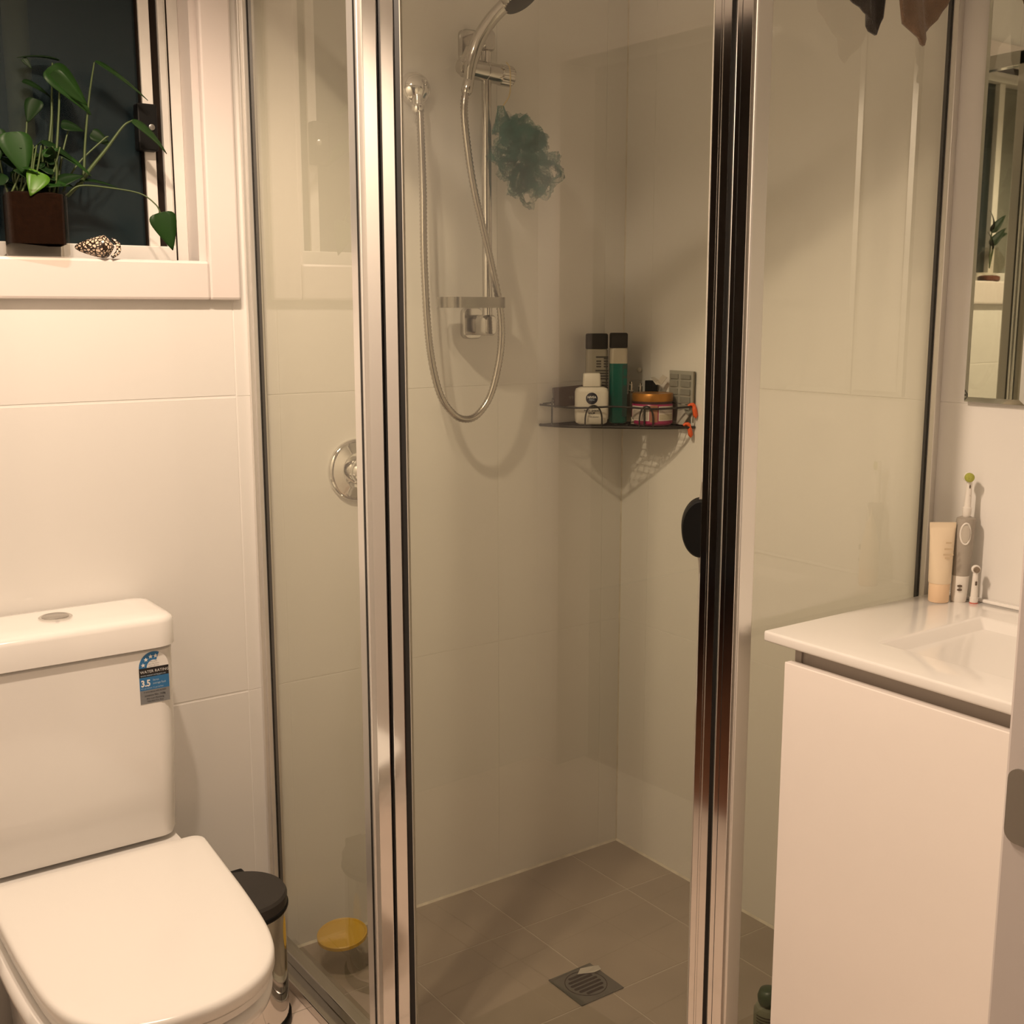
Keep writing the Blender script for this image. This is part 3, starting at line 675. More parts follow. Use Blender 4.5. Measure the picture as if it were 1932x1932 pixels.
for k in range(1, 14):                       # mesh wires both ways
    xk = -SRAD*k/14
    # find the front depth at this x
    best = min(range(N+1), key=lambda i: abs(front[i].x-xk)); yk = front[best].y
    msh.tube([(xk, -.005, SZ), (xk, yk, SZ)], .0012, 6)
    best = min(range(N+1), key=lambda i: abs(front[i].y-xk)); yk = front[best].x
    msh.tube([(-.005, xk, SZ+.001), (yk, xk, SZ+.001)], .0012, 6)
mo = msh.build('mesh_wires', M_wire, CA); mo['kind'] = 'stuff'
RZ = SZ+.047
MB().tube([p+Vector((0, 0, .047-.004*math.sin(math.pi*i/N*2.0)**2)) for i, p in enumerate(front)], .0023, 8).build('front_rail', M_wire, CA, smooth=60)
MB().tube([(-SRAD+.004, -.006, RZ+.002), (-.16, -.006, RZ+.006)], .0020, 8).build('side_rail', M_wire, CA, smooth=60)
MB().tube([(-.006, -SRAD+.004, RZ+.002), (-.006, -.16, RZ+.006)], .0020, 8).build('side_rail', M_wire, CA, smooth=60)
def arch(t0, t1, h):
    a = cadfront(t0)+Vector((-.003, -.003, SZ)); b = cadfront(t1)+Vector((-.003, -.003, SZ)); out = []
    for i in range(17):
        u = math.pi*i/16; x = .5-.5*math.cos(u); z = min(1, math.sin(u)**.55)
        out.append(a.lerp(b, x)+Vector((0, 0, h*z)))
    MB().tube(out, .0019, 8).build('arch', M_wire, CA, smooth=60)
arch(.30, .41, .049); arch(.66, .745, .049)
MB().tube([cadfront(.09)+Vector((0, 0, SZ)), cadfront(.09)+Vector((0, 0, SZ+.052)), cadfront(.085)+Vector((.006, 0.003, SZ+.062)), (-.205, -.010, SZ+.062)], .0020, 8).build('end_loop', M_wire, CA, smooth=60)
MB().tube([cadfront(.69)+Vector((0, 0, SZ)), cadfront(.69)+Vector((0, 0, RZ))], .0020, 8).build('upright', M_wire, CA, smooth=60)

# ---- orange clips
M_or = mat('orange_plastic', (.75, .10, .012), .45)
def clip(c, lab):
    c = Vector(c); o = MB()
    o.tube(catmull([c+Vector((-.008, .004, .002)), c+Vector((-.003, 0, .006)), c+Vector((.002, -.004, .003)), c+Vector((.003, -.006, -.008)), c+Vector((.006, -.007, -.022))], 6), [.0035]*8+[.0045]*8+[.0055]*8+[.004], 10)
    o.tube([c+Vector((.001, -.004, .0)), c+Vector((-.0, -.010, -.018)), c+Vector((.003, -.011, -.024))], [.003, .0042, .002], 8)
    tag(o.build('plastic_clip', M_or, None, smooth=60), lab, 'clip', 'orange clips on the wire basket')
clip((-.010, -.252, SZ+.046), 'orange plastic clip on the upper rail of the wire basket')
clip((-.018, -.246, SZ+.002), 'orange plastic clip on the lower rim of the wire basket')

# ---- things in the caddy
ZT = SZ+.004
def facing(c):            # unit vectors right / toward camera for a thing facing the camera
    t = Vector((CAM.x-c[0], CAM.y-c[1], 0)).normalized(); return Vector((-t.y, t.x, 0)), t
def orect(c, hw, hd, r, ex, ey, n=5): return [Vector((c[0], c[1], 0))+ex*a+ey*b for a, b in rrect(-hw, hw, -hd, hd, r, n)]
def stack(name, prof, c, ex, ey, m, parent, r=.008, smooth=50):
    """prof: (half width, half depth, z)"""
    MBx = MB(); MBx.loft([[Vector((p.x, p.y, z)) for p in orect(c, hw, hd, min(r, hw*.95, hd*.95), ex, ey)] for hw, hd, z in prof])
    return MBx.build(name, m, parent, smooth=smooth)
# white lotion bottle
nc = (-.172, -.090); ex = Vector((.80, -.60, 0)).normalized(); ey = Vector((.60, .80, 0)).normalized()
NB = thing('lotion_bottle', 'white flat lotion bottle with dark round emblem in the wire basket', 'bottle', (nc[0], nc[1], ZT))
M_wpl = mat('white_bottle_plastic', (.72, .68, .60), .35)
stack('body', [(.028, .012, ZT), (.036, .0155, ZT+.004), (.0385, .017, ZT+.02), (.0385, .017, ZT+.074), (.036, .0155, ZT+.082), (.027, .011, ZT+.0855), (.018, .010, ZT+.086)], nc, ex, ey, M_wpl, NB, .014)
stack('cap', [(.0200, .0125, ZT+.087), (.0205, .013, ZT+.089), (.0195, .012, ZT+.115), (.0175, .0105, ZT+.117)], nc, ex, ey, M_wpl, NB, .006)
M_navy = mat('navy_print', (.010, .013, .030), .4)
fo_ = Vector((nc[0], nc[1], 0)) - ey*.0172
emb = MB(); emb.lathe([(.0135, 0), (.0135, .0006)], fo_+Vector((0, 0, ZT+.060)), -ey, 28); em = emb.build('emblem', M_navy, NB)
text_mesh('lettering', 'NIVEA', .0072, fo_-ey*.0008+Vector((0, 0, ZT+.0605)), ex, (0,0,1), M_swht, NB, 'CENTER', .0002)
text_mesh('lettering', 'MEN', .0060, fo_-ey*.0008+Vector((0, 0, ZT+.0545)), ex, (0,0,1), M_spale, NB, 'CENTER')
text_mesh('lettering', 'POST SHAVE', .0062, fo_-ey*.0004+Vector((0, 0, ZT+.0300)), ex, (0,0,1), M_navy, NB, 'CENTER', .0001)
text_mesh('lettering', 'BALM', .0062, fo_-ey*.0004+Vector((0, 0, ZT+.0245)), ex, (0,0,1), M_navy, NB, 'CENTER', .0001)
text_mesh('lettering', '0% alcohol', .0045, fo_-ey*.0004+ex*.006+Vector((0, 0, ZT+.0165)), ex, (0,0,1), M_navy, NB, 'CENTER')
# tall clear bottle, left
M_bcap = mat('dark_brown_cap', (.017, .013, .009), .6, spec=.2)
M_cloud = mat('cloudy_clear_plastic', (.30, .27, .215), .25, noise=.1, nscale=30)
bc = (-.124, -.048)
TB = thing('clear_shampoo_bottle', 'tall empty clear bottle with a square dark cap at the back of the basket', 'bottle', (bc[0], bc[1], ZT))
stack('body', [(.023, .017, ZT), (.0255, .0195, ZT+.004), (.0255, .0195, ZT+.166), (.024, .018, ZT+.170)], bc, ex, ey, M_cloud, TB, .008)
stack('cap', [(.0255, .0195, ZT+.171), (.0255, .0195, ZT+.203), (.0235, .0175, ZT+.2055)], bc, ex, ey, M_bcap, TB, .006)
bf = Vector((bc[0], bc[1], 0)) - ey*.0198
M_dkprint = mat('dark_print', (.05, .042, .034), .6)
for k, (a, b, c_, d_) in enumerate(((-.002, .026, .150, .156), (-.001, .010, .128, .145), (.016, .026, .128, .148), (-.003, .027, .100, .122), (.012, .027, .060, .094))):
    for zz in ([c_] if k == 0 else [c_+i*.0062 for i in range(int((d_-c_)/.0062)+1)]):
        q = [bf+ex*a+Vector((0, 0, ZT+zz)), bf+ex*b+Vector((0, 0, ZT+zz)), bf+ex*b+Vector((0, 0, ZT+zz+.0036)), bf+ex*a+Vector((0, 0, ZT+zz+.0036))]
        MB().add(q+[p-ey*.0003 for p in q], [(0,1,2,3),(7,6,5,4),(0,4,5,1),(1,5,6,2),(2,6,7,3),(3,7,4,0)]).build('print_line', M_dkprint, TB)
# teal bottle
tc_ = (-.098, -.096)
TE = thing('teal_shampoo_bottle', 'tall clear bottle half full of teal liquid with a dark cap in the basket', 'bottle', (tc_[0], tc_[1], ZT))
M_tliq = mat('teal_liquid', (.006, .105, .082), .18, noise=.06)
stack('body', [(.018, .017, ZT), (.0205, .0195, ZT+.004), (.0205, .0195, ZT+.1375)], tc_, ex, ey, M_tliq, TE, .009)
stack('empty_neck', [(.0205, .0195, ZT+.1377), (.0205, .0195, ZT+.170), (.019, .018, ZT+.173)], tc_, ex, ey, mat('cloudy_clear_plastic_pale', (.42, .37, .29), .25), TE, .009)
stack('cap', [(.0202, .0192, ZT+.174), (.0202, .0192, ZT+.205), (.018, .017, ZT+.2075)], tc_, ex, ey, M_bcap, TE, .006)
tf = Vector((tc_[0], tc_[1], 0)) - ey*.0198
M_tlab = mat('dark_teal_print', (.012, .04, .035), .5)
def flat(parent, name, org, a, b, c_, d_, m, off=.0004):
    q = [org+ex*a+Vector((0, 0, c_)), org+ex*b+Vector((0, 0, c_)), org+ex*b+Vector((0, 0, d_)), org+ex*a+Vector((0, 0, d_))]
    MB().add(q+[p-ey*off for p in q], [(0,1,2,3),(7,6,5,4),(0,4,5,1),(1,5,6,2),(2,6,7,3),(3,7,4,0)]).build(name, m, parent)
flat(TE, 'side_label', tf, .009, .020, ZT+.015, ZT+.135, M_tlab)
flat(TE, 'label_box', tf, .011, .0185, ZT+.110, ZT+.126, M_tliq, .0006); flat(TE, 'label_box', tf, .011, .0185, ZT+.088, ZT+.104, M_tliq, .0006)
# two small glass vials
M_vial = mat('vial_glass', (.33, .28, .21), .12, spec=.6); M_silv = mat('silver_cap', (.62, .60, .55), .25, metal=1)
for (vx, vy, vh, lab) in ((-.052, -.089, .062, 'small glass vial with a silver stopper between teal bottle and pink jar'), (-.033, -.100, .058, 'small glass vial with a silver stopper behind the gold jar lid')):
    V = thing('glass_vial', lab, 'vial', (vx, vy, ZT), 'small glass vials in the wire basket')
    MB().lathe([(.0095, ZT), (.0105, ZT+.002), (.0105, ZT+vh), (.006, ZT+vh+.004), (.006, ZT+vh+.007)], (vx, vy, 0), n=20).build('body', M_vial, V, smooth=50)
    MB().lathe([(.0078, ZT+vh+.006), (.0078, ZT+vh+.010), (.0058, ZT+vh+.012), (.0058, ZT+vh+.024), (.004, ZT+vh+.026), (.0042, ZT+vh+.031), (.001, ZT+vh+.032)], (vx, vy, 0), n=20).build('stopper', M_silv, V, smooth=40)
sm = MB().lathe([(.001, 0), (.009, .001), (.009, .012), (.0075, .014), (.001, .014)], (-.105, -.150, ZT+.010), (.8, -.6, .0), 20)
tag(sm.build('silver_tin', M_silv, None, smooth=40), 'tiny shiny silver tin lying in the basket beside the pink jar', 'tin')
# pink jar
jc = (-.058, -.172); JR = .047
JA = thing('pink_jar', 'wide pink cosmetic jar with a gold lid in the wire basket', 'jar', (jc[0], jc[1], ZT))
M_pink = mat('magenta_jar', (.30, .012, .085), .3); M_gold = mat('gold_lid', (.36, .155, .025), .35, metal=.55, noise=.1); M_dpink = mat('dark_maroon_rim', (.035, .008, .008), .4)
MB().lathe([(JR*.90, ZT), (JR, ZT+.004), (JR, ZT+.046), (JR*.97, ZT+.048)], (jc[0], jc[1], 0), n=48).build('body', M_pink, JA, smooth=40)
MB().lathe([(JR*.965, ZT+.048), (JR*.965, ZT+.055)], (jc[0], jc[1], 0), n=48).build('neck', M_dpink, JA, smooth=40)
MB().lathe([(JR*.99, ZT+.054), (JR*1.0, ZT+.056), (JR*1.0, ZT+.070), (JR*.97, ZT+.072), (.001, ZT+.0722)], (jc[0], jc[1], 0), n=48).build('lid', M_gold, JA, smooth=40)
jr_, jt = facing(jc); base_a = math.atan2(jt.y, jt.x)
M_lab1 = mat('pale_jar_label', (.42, .36, .32), .5, noise=.15, nscale=200); M_lab2 = mat('cream_jar_label', (.46, .40, .30), .5, noise=.15, nscale=200); M_tan = mat('tan_jar_print', (.33, .15, .09), .5, noise=.2, nscale=150)
def jpatch(name, a0, a1, z0, z1, m, k):
    rr = JR+.0004*k; n = 10; vs = []; fs = []
    for i in range(n+1):
        a = base_a+math.radians(a0+(a1-a0)*i/n)
        for z in (z0, z1):
            for q in (rr, rr+.0003): vs.append((jc[0]+q*math.cos(a), jc[1]+q*math.sin(a), ZT+z))
    for i in range(n):
        b = i*4
        fs += [(b+1, b+5, b+7, b+3), (b, b+2, b+6, b+4), (b+2, b+3, b+7, b+6), (b, b+4, b+5, b+1)]
    MB().add(vs, fs).build(name, m, JA, smooth=40)
M_jw = mat('white_label_border', (.66, .60, .55), .5)
jpatch('label', -72, -8, .011, .044, M_jw, 1); jpatch('label_print', -66, -11, .013, .035, M_lab1, 2); jpatch('label_print', -64, -11, .037, .042, M_lab1, 2)
jpatch('stripe', -6, 15, .008, .046, M_tan, 1)
jpatch('label', 18, 74, .011, .044, M_jw, 1); jpatch('label_print', 20, 70, .013, .026, M_lab2, 2); jpatch('label_print', 20, 70, .028, .036, M_lab1, 2); jpatch('label_print', 20, 70, .038, .042, M_lab1, 2)
# brown card / soap box leaning at the left
SBx = thing('brown_soap_box', 'flat dark brown soap packet leaning in the left end of the basket', 'packet', (-.225, -.06, ZT))
M_brown = mat('dark_brown_card', (.060, .032, .022), .5, noise=.1)
o_ = Vector((-.2300, -.024, ZT+.036)); exb = Vector((.86, -.22, .06)).normalized(); ezb = Vector((-.05, .15, 1)).normalized(); eyb = exb.cross(ezb)
vs = [o_+exb*a*.088+ezb*b*.046+eyb*c2*.008 for a in (0, 1) for b in (0, 1) for c2 in (0, 1)]
MB().add(vs, [(0,1,3,2),(4,6,7,5),(0,4,5,1),(2,3,7,6),(0,2,6,4),(1,5,7,3)]).build('packet', M_brown, SBx, bevel=.0015)
text_mesh('lettering', '99', .012, o_+exb*.034+ezb*.016+Vector((0, -.0095, 0)), exb, ezb, mat('grey_print', (.20, .16, .13), .5), SBx)
# black box and torn wrapper behind the jar
bb = MB().box((-.022, -.132, ZT), (-.006, -.104, ZT+.096))
tag(bb.build('black_box', M_black, None, bevel=.001), 'small black box behind the gold lidded jar', 'box')
wr = MB(); wp = [(-.012, -.176, ZT+.098), (-.018, -.192, ZT+.091), (-.020, -.205, ZT+.082), (-.018, -.222, ZT+.083), (-.014, -.236, ZT+.100), (-.018, -.226, ZT+.106), (-.020, -.214, ZT+.094), (-.018, -.196, ZT+.100)]
wp = [(x-.006, y+.058, z+.006) for x, y, z in wp]
wr.add(wp+[(x+.001, y, z) for x, y, z in wp], [tuple(range(8)), tuple(range(8, 16))[::-1]]+[(i, (i+1) % 8, (i+1) % 8+8, i+8) for i in range(8)])
tag(wr.build('torn_wrapper', mat('white_wrapper', (.50, .47, .42), .4)), 'curl of torn white wrapper on top of the black box', 'wrapper')
# silver sachet
SA = thing('sachet', 'silver printed sachet propped against the wall at the right of the basket', 'sachet', (-.012, -.23, ZT))
M_sach = mat('silver_sachet_foil', (.44, .43, .38), .35, metal=.25, noise=.08, nscale=60)
rows_ = []
for i in range(9):
    z = ZT+.006+.116*i/8; row = []
    for j in range(7):
        y = -.168-.084*j/6 + (.012 if i < 2 else 0)*(j/6); bul = .003*math.sin(math.pi*i/8)*math.sin(math.pi*j/6)+.0008*math.sin(i*1.7+j*2.1)
        row.append(Vector((-.0055-bul, y-.003*(i/8), z)))
    rows_.append(row)
sm_ = MB(); sm_.loft(rows_, False, False, closed=False); sm_.loft([[p+Vector((.003, 0, 0)) for p in r] for r in rows_], False, False, closed=False)
sm_.build('pouch', M_sach, SA, smooth=60)
M_sprint = mat('grey_sachet_print', (.25, .245, .215), .5, noise=.3, nscale=400)
for (a, b) in ((.104, .114), (.086, .099), (.068, .081), (.050, .063), (.034, .045)):
    for (y0, y1) in ((-.176, -.203), (-.212, -.243)):
        MB().box((-.0098, y0, ZT+a), (-.0088, y1, ZT+b)).build('print_block', M_sprint, SA)
MB().box((-.0095, -.2535, ZT+.006), (-.008, -.2565, ZT+.122)).build('crimped_edge', mat('sachet_edge', (.16, .135, .09), .5), SA)
# second small sachet lower right
q = [Vector((-.020, -.212, ZT+.002)), Vector((-.022, -.236, ZT+.001)), Vector((-.018, -.247, ZT+.020)), Vector((-.018, -.232, ZT+.036)), Vector((-.018, -.214, ZT+.030))]
q2 = [p+Vector((.003, 0, 0)) for p in q]
tag(MB().add(q+q2, [tuple(range(5)), tuple(range(5, 10))[::-1]]+[(i, (i+1) % 5, (i+1) % 5+5, i+5) for i in range(5)]).build('small_sachet', mat('pale_sachet_paper', (.42, .40, .37), .5, noise=.2, nscale=150)), 'small pale sachet slipped low behind the orange clips', 'sachet')
# little wall hook above the vials
hk = MB(); hk.lathe([(.006, 0), (.0065, .002), (.005, .006), (.001, .008)], (-.001, -.062, ZT+.118), (-1,0,0), 18)
tag(hk.build('wall_hook', mat('clear_white_plastic', (.62, .58, .5), .25), None, smooth=50), 'tiny translucent stick-on hook on the wall above the basket', 'hook')

# ------------------------------------------------------------------ green capped bottle on the shower floor behind the vanity
gx, gy = -.312, -.812
GB = thing('green_cap_bottle', 'shampoo bottle with a dark green cap on the shower floor behind the vanity', 'bottle', (gx, gy, 0))
M_gb = mat('pale_green_bottle', (.20, .21, .15), .35, noise=.1)
M_gcap = mat('dark_green_cap', (.012, .045, .012), .4)
MB().lathe([(.026, .0), (.028, .003), (.028, .060), (.024, .068), (.014, .072), (.014, .076)], (gx, gy, 0), n=28).build('body', M_gb, GB, smooth=40)
MB().lathe([(.019, .074), (.021, .078), (.022, .088), (.018, .100), (.008, .104), (.001, .1045)], (gx, gy, 0), n=28).build('cap', M_gcap, GB, smooth=50)
gr_, gt = facing((gx, gy)); go = Vector((gx, gy, 0))+gt*.0284
for k in range(9):
    z = .056-.006*k; m_ = M_dkprint
    q = []
    for i in range(7):
        a = math.atan2(gt.y, gt.x)+math.radians(-50+80*i/6)
        q.append([(gx+r_*math.cos(a), gy+r_*math.sin(a), z+h_) for r_, h_ in ((.0282, 0), (.0286, 0), (.0286, .0022), (.0282, .0022))])
    MB().loft(q).build('print_line', m_, GB)

# ------------------------------------------------------------------ vanity
VZ, VF, VY0, VY1 = .848, -.468, -.905, YF+.012
VC = thing('vanity_cabinet', 'white gloss vanity cabinet with a recessed finger-pull under the top', 'cabinet', (-.22, -1.27, 0))
MB().box((VF+.026, VY0-.042, .06), (-.002, VY1, .798)).build('body', M_lacq, VC)
MB().box((VF+.034, VY0-.050, .798), (-.002, VY1, VZ-.019)).build('finger_pull', M_chan, VC)
MB().box((VF+.030, VY0-.043, .798), (VF+.050, VY0-.056, VZ-.019)).build('finger_pull_end', M_chan, VC)
MB().box((VF+.006, VY0-.042, .08), (VF+.024, VY1, .804)).build('drawer_front', M_lacq, VC, bevel=.0015)
MB().box((VF+.08, VY0-.06, 0), (-.002, VY1, .06)).build('plinth', M_chan, VC)
VT = thing('basin_top', 'white one-piece vanity top with a rectangular basin', 'basin', (-.22, -1.27, VZ))
# top slab with a basin: built as rim faces around the opening plus sloped basin walls
X0, X1 = VF, -.001
bx0, bx1, by0, by1 = -.372, -.100, -1.485, -1.060          # basin opening
gx0, gx1, gy0, gy1 = -.305, -.165, -1.405, -1.150           # basin floor
zt, zb_, zd = VZ, VZ-.018, VZ-.120
bm_ = MB()
O = [(X0, VY1, zt), (X1, VY1, zt), (X1, VY0, zt), (X0, VY0, zt)]
I = [(bx0, by0, zt), (bx1, by0, zt), (bx1, by1, zt), (bx0, by1, zt)]
Fl = [(gx0, gy0, zd), (gx1, gy0, zd), (gx1, gy1, zd), (gx0, gy1, zd)]
B = [(x, y, zb_) for x, y, z in O]
bm_.add(O+I+Fl+B, [(0,1,5,4),(1,2,6,5),(2,3,7,6),(3,0,4,7)] + [(4,5,9,8),(5,6,10,9),(6,7,11,10),(7,4,8,11),(8,9,10,11)] + [(0,12,13,1),(1,13,14,2),(2,14,15,3),(3,15,12,0)] + [(12,15,14,13)])
bo = bm_.build('top', M_solid, VT, smooth=30, bevel=.004, seg=3)
MB().box((-.012, VY0-.002, VZ), (-.0005, VY1, VZ+.006)).build('back_lip', M_solid, VT, bevel=.002)
MB().lathe([(.020, 0), (.022, .001), (.020, .003), (.001, .004)], (-.24, -1.32, zd), n=24).build('waste', M_chrome, VT, smooth=40)

# tube of cream
tx, ty = -.066, -.953
TU = thing('cream_tube', 'pale peach squeeze tube standing on its cap on the vanity top', 'tube', (tx, ty, VZ))
ext = Vector((.80, -.60, 0)); eyt = Vector((.60, .80, 0)); M_tube = mat('peach_tube_plastic', (.80, .66, .48), .4); M_tcap = mat('peach_cap', (.80, .58, .38), .4)
def tring(hw, hd, z, n=28): return [Vector((tx, ty, z))+ext*hw*math.cos(2*math.pi*i/n)+eyt*hd*math.sin(2*math.pi*i/n) for i in range(n)]
MB().loft([tring(.0170, .0170, VZ+.0005), tring(.0180, .0180, VZ+.002), tring(.0182, .0182, VZ+.034), tring(.0178, .0178, VZ+.035)]).build('cap', M_tcap, TU, smooth=40)
MB().loft([tring(.0190, .0185, VZ+.035), tring(.0195, .019, VZ+.037), tring(.0205, .0165, VZ+.075), tring(.0222, .009, VZ+.118), tring(.0232, .0022, VZ+.134), tring(.0234, .0012, VZ+.136), tring(.0234, .0012, VZ+.1445)]).build('body', M_tube, TU, smooth=50)
tf = Vector((tx, ty, 0)) - eyt*.0135
M_tprint = mat('faint_tube_print', (.60, .46, .30), .5)
for k, (zz, hw) in enumerate(((.109, .005), (.098, .007), (.088, .009), (.082, .006))):
    MB().add([tf-eyt*(.0062-.012*(zz-.08)*6) + ext*(.006+s*hw)+Vector((0, 0, VZ+zz+dz_)) - eyt*o2 for o2 in (0, .0006) for s, dz_ in ((-1, 0), (1, 0), (1, .003), (-1, .003))], [(0,1,2,3),(7,6,5,4),(0,4,5,1),(1,5,6,2),(2,6,7,3),(3,7,4,0)]).build('print_line', M_tprint, TU)
# electric toothbrush
bx_, by_ = -.036, -.973
TBR = thing('electric_toothbrush', 'grey and white electric toothbrush with yellow-green bristles standing by the wall', 'toothbrush', (bx_, by_, VZ))
M_tw = mat('toothbrush_white', (.80, .76, .70), .35); M_tg = mat('toothbrush_grey', (.36, .32, .27), .5)
exb2 = Vector((.76, -.65, 0)); eyb2 = Vector((.65, .76, 0)); tilt = Vector((.012, .0, 0))
def bring(hw, hd, z, n=24): return [Vector((bx_, by_, VZ+z))+tilt*(z/.23)+exb2*hw*math.cos(2*math.pi*i/n)+eyb2*hd*math.sin(2*math.pi*i/n) for i in range(n)]
MB().loft([bring(.0125, .012, 0), bring(.0135, .013, .002), bring(.0140, .0135, .012), bring(.0148, .014, .048)]).build('handle_base', M_tw, TBR, smooth=50)
MB().loft([bring(.0148, .0141, .048), bring(.0158, .0148, .09), bring(.0168, .0152, .145), bring(.0160, .0145, .151), bring(.010, .010, .1535)]).build('grip', M_tg, TBR, smooth=50)
ov = []
oc = Vector((bx_, by_, VZ+.125))+tilt*.5-eyb2*.0148-exb2*.002
for k in range(25):
    a = 2*math.pi*k/24; ov.append(oc+exb2*.0085*math.cos(a)+Vector((0, 0, .019*math.sin(a)))+eyb2*.003*math.cos(a)**2)
MB().tube(ov, .0018, 8, cap=False).build('button_ring', M_tw, TBR, smooth=60)
MB().loft([[oc+eyb2*.002-eyb2*k1+(exb2*.0075*math.cos(2*math.pi*i/20)+Vector((0, 0, .0175*math.sin(2*math.pi*i/20))))*k2 for i in range(20)] for k1, k2 in ((0, 1), (.0022, .95), (.003, .3))]).build('button', mat('toothbrush_pale_grey', (.56, .51, .44), .5), TBR, smooth=50)
for zz in (.024, .031):
    MB().loft([[Vector((bx_, by_, VZ+zz))-eyb2*(.0138+o3)-exb2*.003+exb2*.0045*math.cos(2*math.pi*i/16)+Vector((0, 0, .0022*math.sin(2*math.pi*i/16))) for i in range(16)] for o3 in (0, .0007)]).build('badge', mat('dark_badge', (.12, .085, .06), .5), TBR)
MB().loft([bring(.0055, .0055, .153), bring(.0075, .0075, .157), bring(.0078, .0078, .170), bring(.0062, .0062, .171), bring(.0062, .0060, .173), bring(.0050, .0048, .205), bring(.0048, .0045, .215), bring(.0045, .004, .228), bring(.001, .001, .231)]).build('brush_stem', M_tw, TBR, smooth=50)
hb = Vector((bx_, by_, VZ+.2245))+tilt*.98
MB().lathe([(.0085, -.004), (.0090, -.002), (.0090, .003), (.0075, .004)], hb-exb2*.003, -eyb2, 24).build('brush_head', M_tw, TBR, smooth=50)
MB().lathe([(.0080, .003), (.0082, .009), (.006, .0105), (.001, .0105)], hb-exb2*.003, -eyb2, 24).build('bristles', mat('yellow_green_bristles', (.42, .44, .08), .7, noise=.4, nscale=250, bump=.8, bscale=600), TBR, smooth=40)
for zz in (.208, .1905):
    MB().loft([[Vector((bx_, by_, VZ+zz))+tilt*.9-eyb2*(.0048+o3)+exb2*.0013*math.cos(2*math.pi*i/12)+Vector((0, 0, .0034*math.sin(2*math.pi*i/12))) for i in range(12)] for o3 in (0, .0008)]).build('slot_mark', mat('dark_badge', (.12, .085, .06), .5), TBR)
# spare brush head
qx, qy = -.027, -.998
BH2 = thing('spare_brush_head', 'small white replacement toothbrush head standing beside the electric toothbrush', 'brush head', (qx, qy, VZ))
MB().lathe([(.0072, .0), (.0074, .002)], (qx, qy, VZ), n=20).build('coloured_ring', mat('red_ring', (.55, .12, .08), .5), BH2, smooth=40)
MB().lathe([(.0070, .002), (.0072, .004), (.0070, .011), (.0062, .0115), (.0062, .013), (.0048, .045), (.0044, .058), (.001, .062)], (qx, qy, VZ), n=20).build('stem', M_tw, BH2, smooth=50)
MB().lathe([(.0072, -.003), (.0078, -.001), (.0078, .003), (.0066, .004)], (qx, qy, VZ+.062), -eyb2, 24).build('brush_head', M_tw, BH2, smooth=50)
MB().lathe([(.0055, .003), (.0052, .0085), (.001, .009)], (qx, qy, VZ+.062), -eyb2, 20).build('bristles', mat('grey_brown_bristles', (.22, .17, .12), .7, noise=.5, nscale=300), BH2, smooth=40)
MB().box((qx-.002-.004, qy-.006, VZ+.034), (qx-.001-.001, qy-.0045, VZ+.041)).build('slot_mark', mat('dark_badge', (.12, .085, .06), .5), BH2)

# ------------------------------------------------------------------ mirror
MI = thing('wall_mirror', 'tall wall mirror above the vanity reflecting the window', 'mirror', (-.01, -1.28, 1.203))
MY0, MZ0, MZ1, MY1 = -.942, 1.204, 1.98, -1.60
MB().box((0, MY0, MZ0), (-.010, MY1, MZ1)).build('backing', mat('mirror_edge', (.14, .12, .09), .4), MI)
bv = .009
for (ya, yb) in ((MY0, -1.058), (-1.061, MY1)):          # two bevelled doors
    fr_ = [(-.0105, ya, MZ0), (-.0105, yb, MZ0), (-.0105, yb, MZ1), (-.0105, ya, MZ1)]
    in_ = [(-.014, ya-bv, MZ0+bv), (-.014, yb+bv, MZ0+bv), (-.014, yb+bv, MZ1-bv), (-.014, ya-bv, MZ1-bv)]
    bk = [(-.0102, y, z) for _, y, z in fr_]
    MB().add(bk+fr_+in_, [(0,1,5,4),(1,2,6,5),(2,3,7,6),(3,0,4,7),(4,5,9,8),(5,6,10,9),(6,7,11,10),(7,4,8,11),(8,9,10,11),(3,2,1,0)]).build('mirror_door', M_mirror, MI)

# ------------------------------------------------------------------ towels over the right panel's top rail
M_tow1 = mat('brown_towel', (.21, .135, .085), .95, noise=.25, nscale=60, bump=.9, bscale=500, sheen=.3)
M_tow2 = mat('charcoal_towel', (.050, .042, .035), .95, noise=.25, nscale=60, bump=.9, bscale=500, sheen=.3)
def towel(name, lab, xa, xb, tips, m, y_out, rr):
    """a cloth hung over the rail: tips = list of (x, z) along the lower front edge"""
    T = thing(name, lab, 'towel', ((xa+xb)/2, PY, H))
    nx, nz = 26, 14; rings = []
    def low(x):
        for (p, a), (q_, b) in zip(tips, tips[1:]):
            if p <= x <= q_: return a+(b-a)*(x-p)/(q_-p)
        return tips[-1][1]
    for i in range(nx+1):
        x = xa+(xb-xa)*i/nx; row = []
        fold = .007*math.sin(i*.9)+.003*math.sin(i*2.1+1)
        zb = low(x)
        for k in range(6):
            row.append((x, PY+rr+.004+.002*math.sin(i*.8), H-.05+.045*k/5))
        for k in range(1, 7):
            a = math.pi*k/7; row.append((x, PY+rr*math.cos(a), H+.005+rr*.85*math.sin(a)))
        for k in range(nz+1):
            t = k/nz; row.append((x+.003*math.sin(t*3+i), PY-y_out*t-rr+fold*t, H+.002+(zb-H)*t))
        rings.append(row)
    vs = [p for r in rings for p in r]; n = len(rings[0]); fs = []
    for i in range(nx):
        for k in range(n-1): fs.append((i*n+k, (i+1)*n+k, (i+1)*n+k+1, i*n+k+1))
    o = mesh_obj('cloth', vs, fs, m, T, smooth=80)
    sd = o.modifiers.new('thickness', 'SOLIDIFY'); sd.thickness = .005; sd.offset = 0
    return T
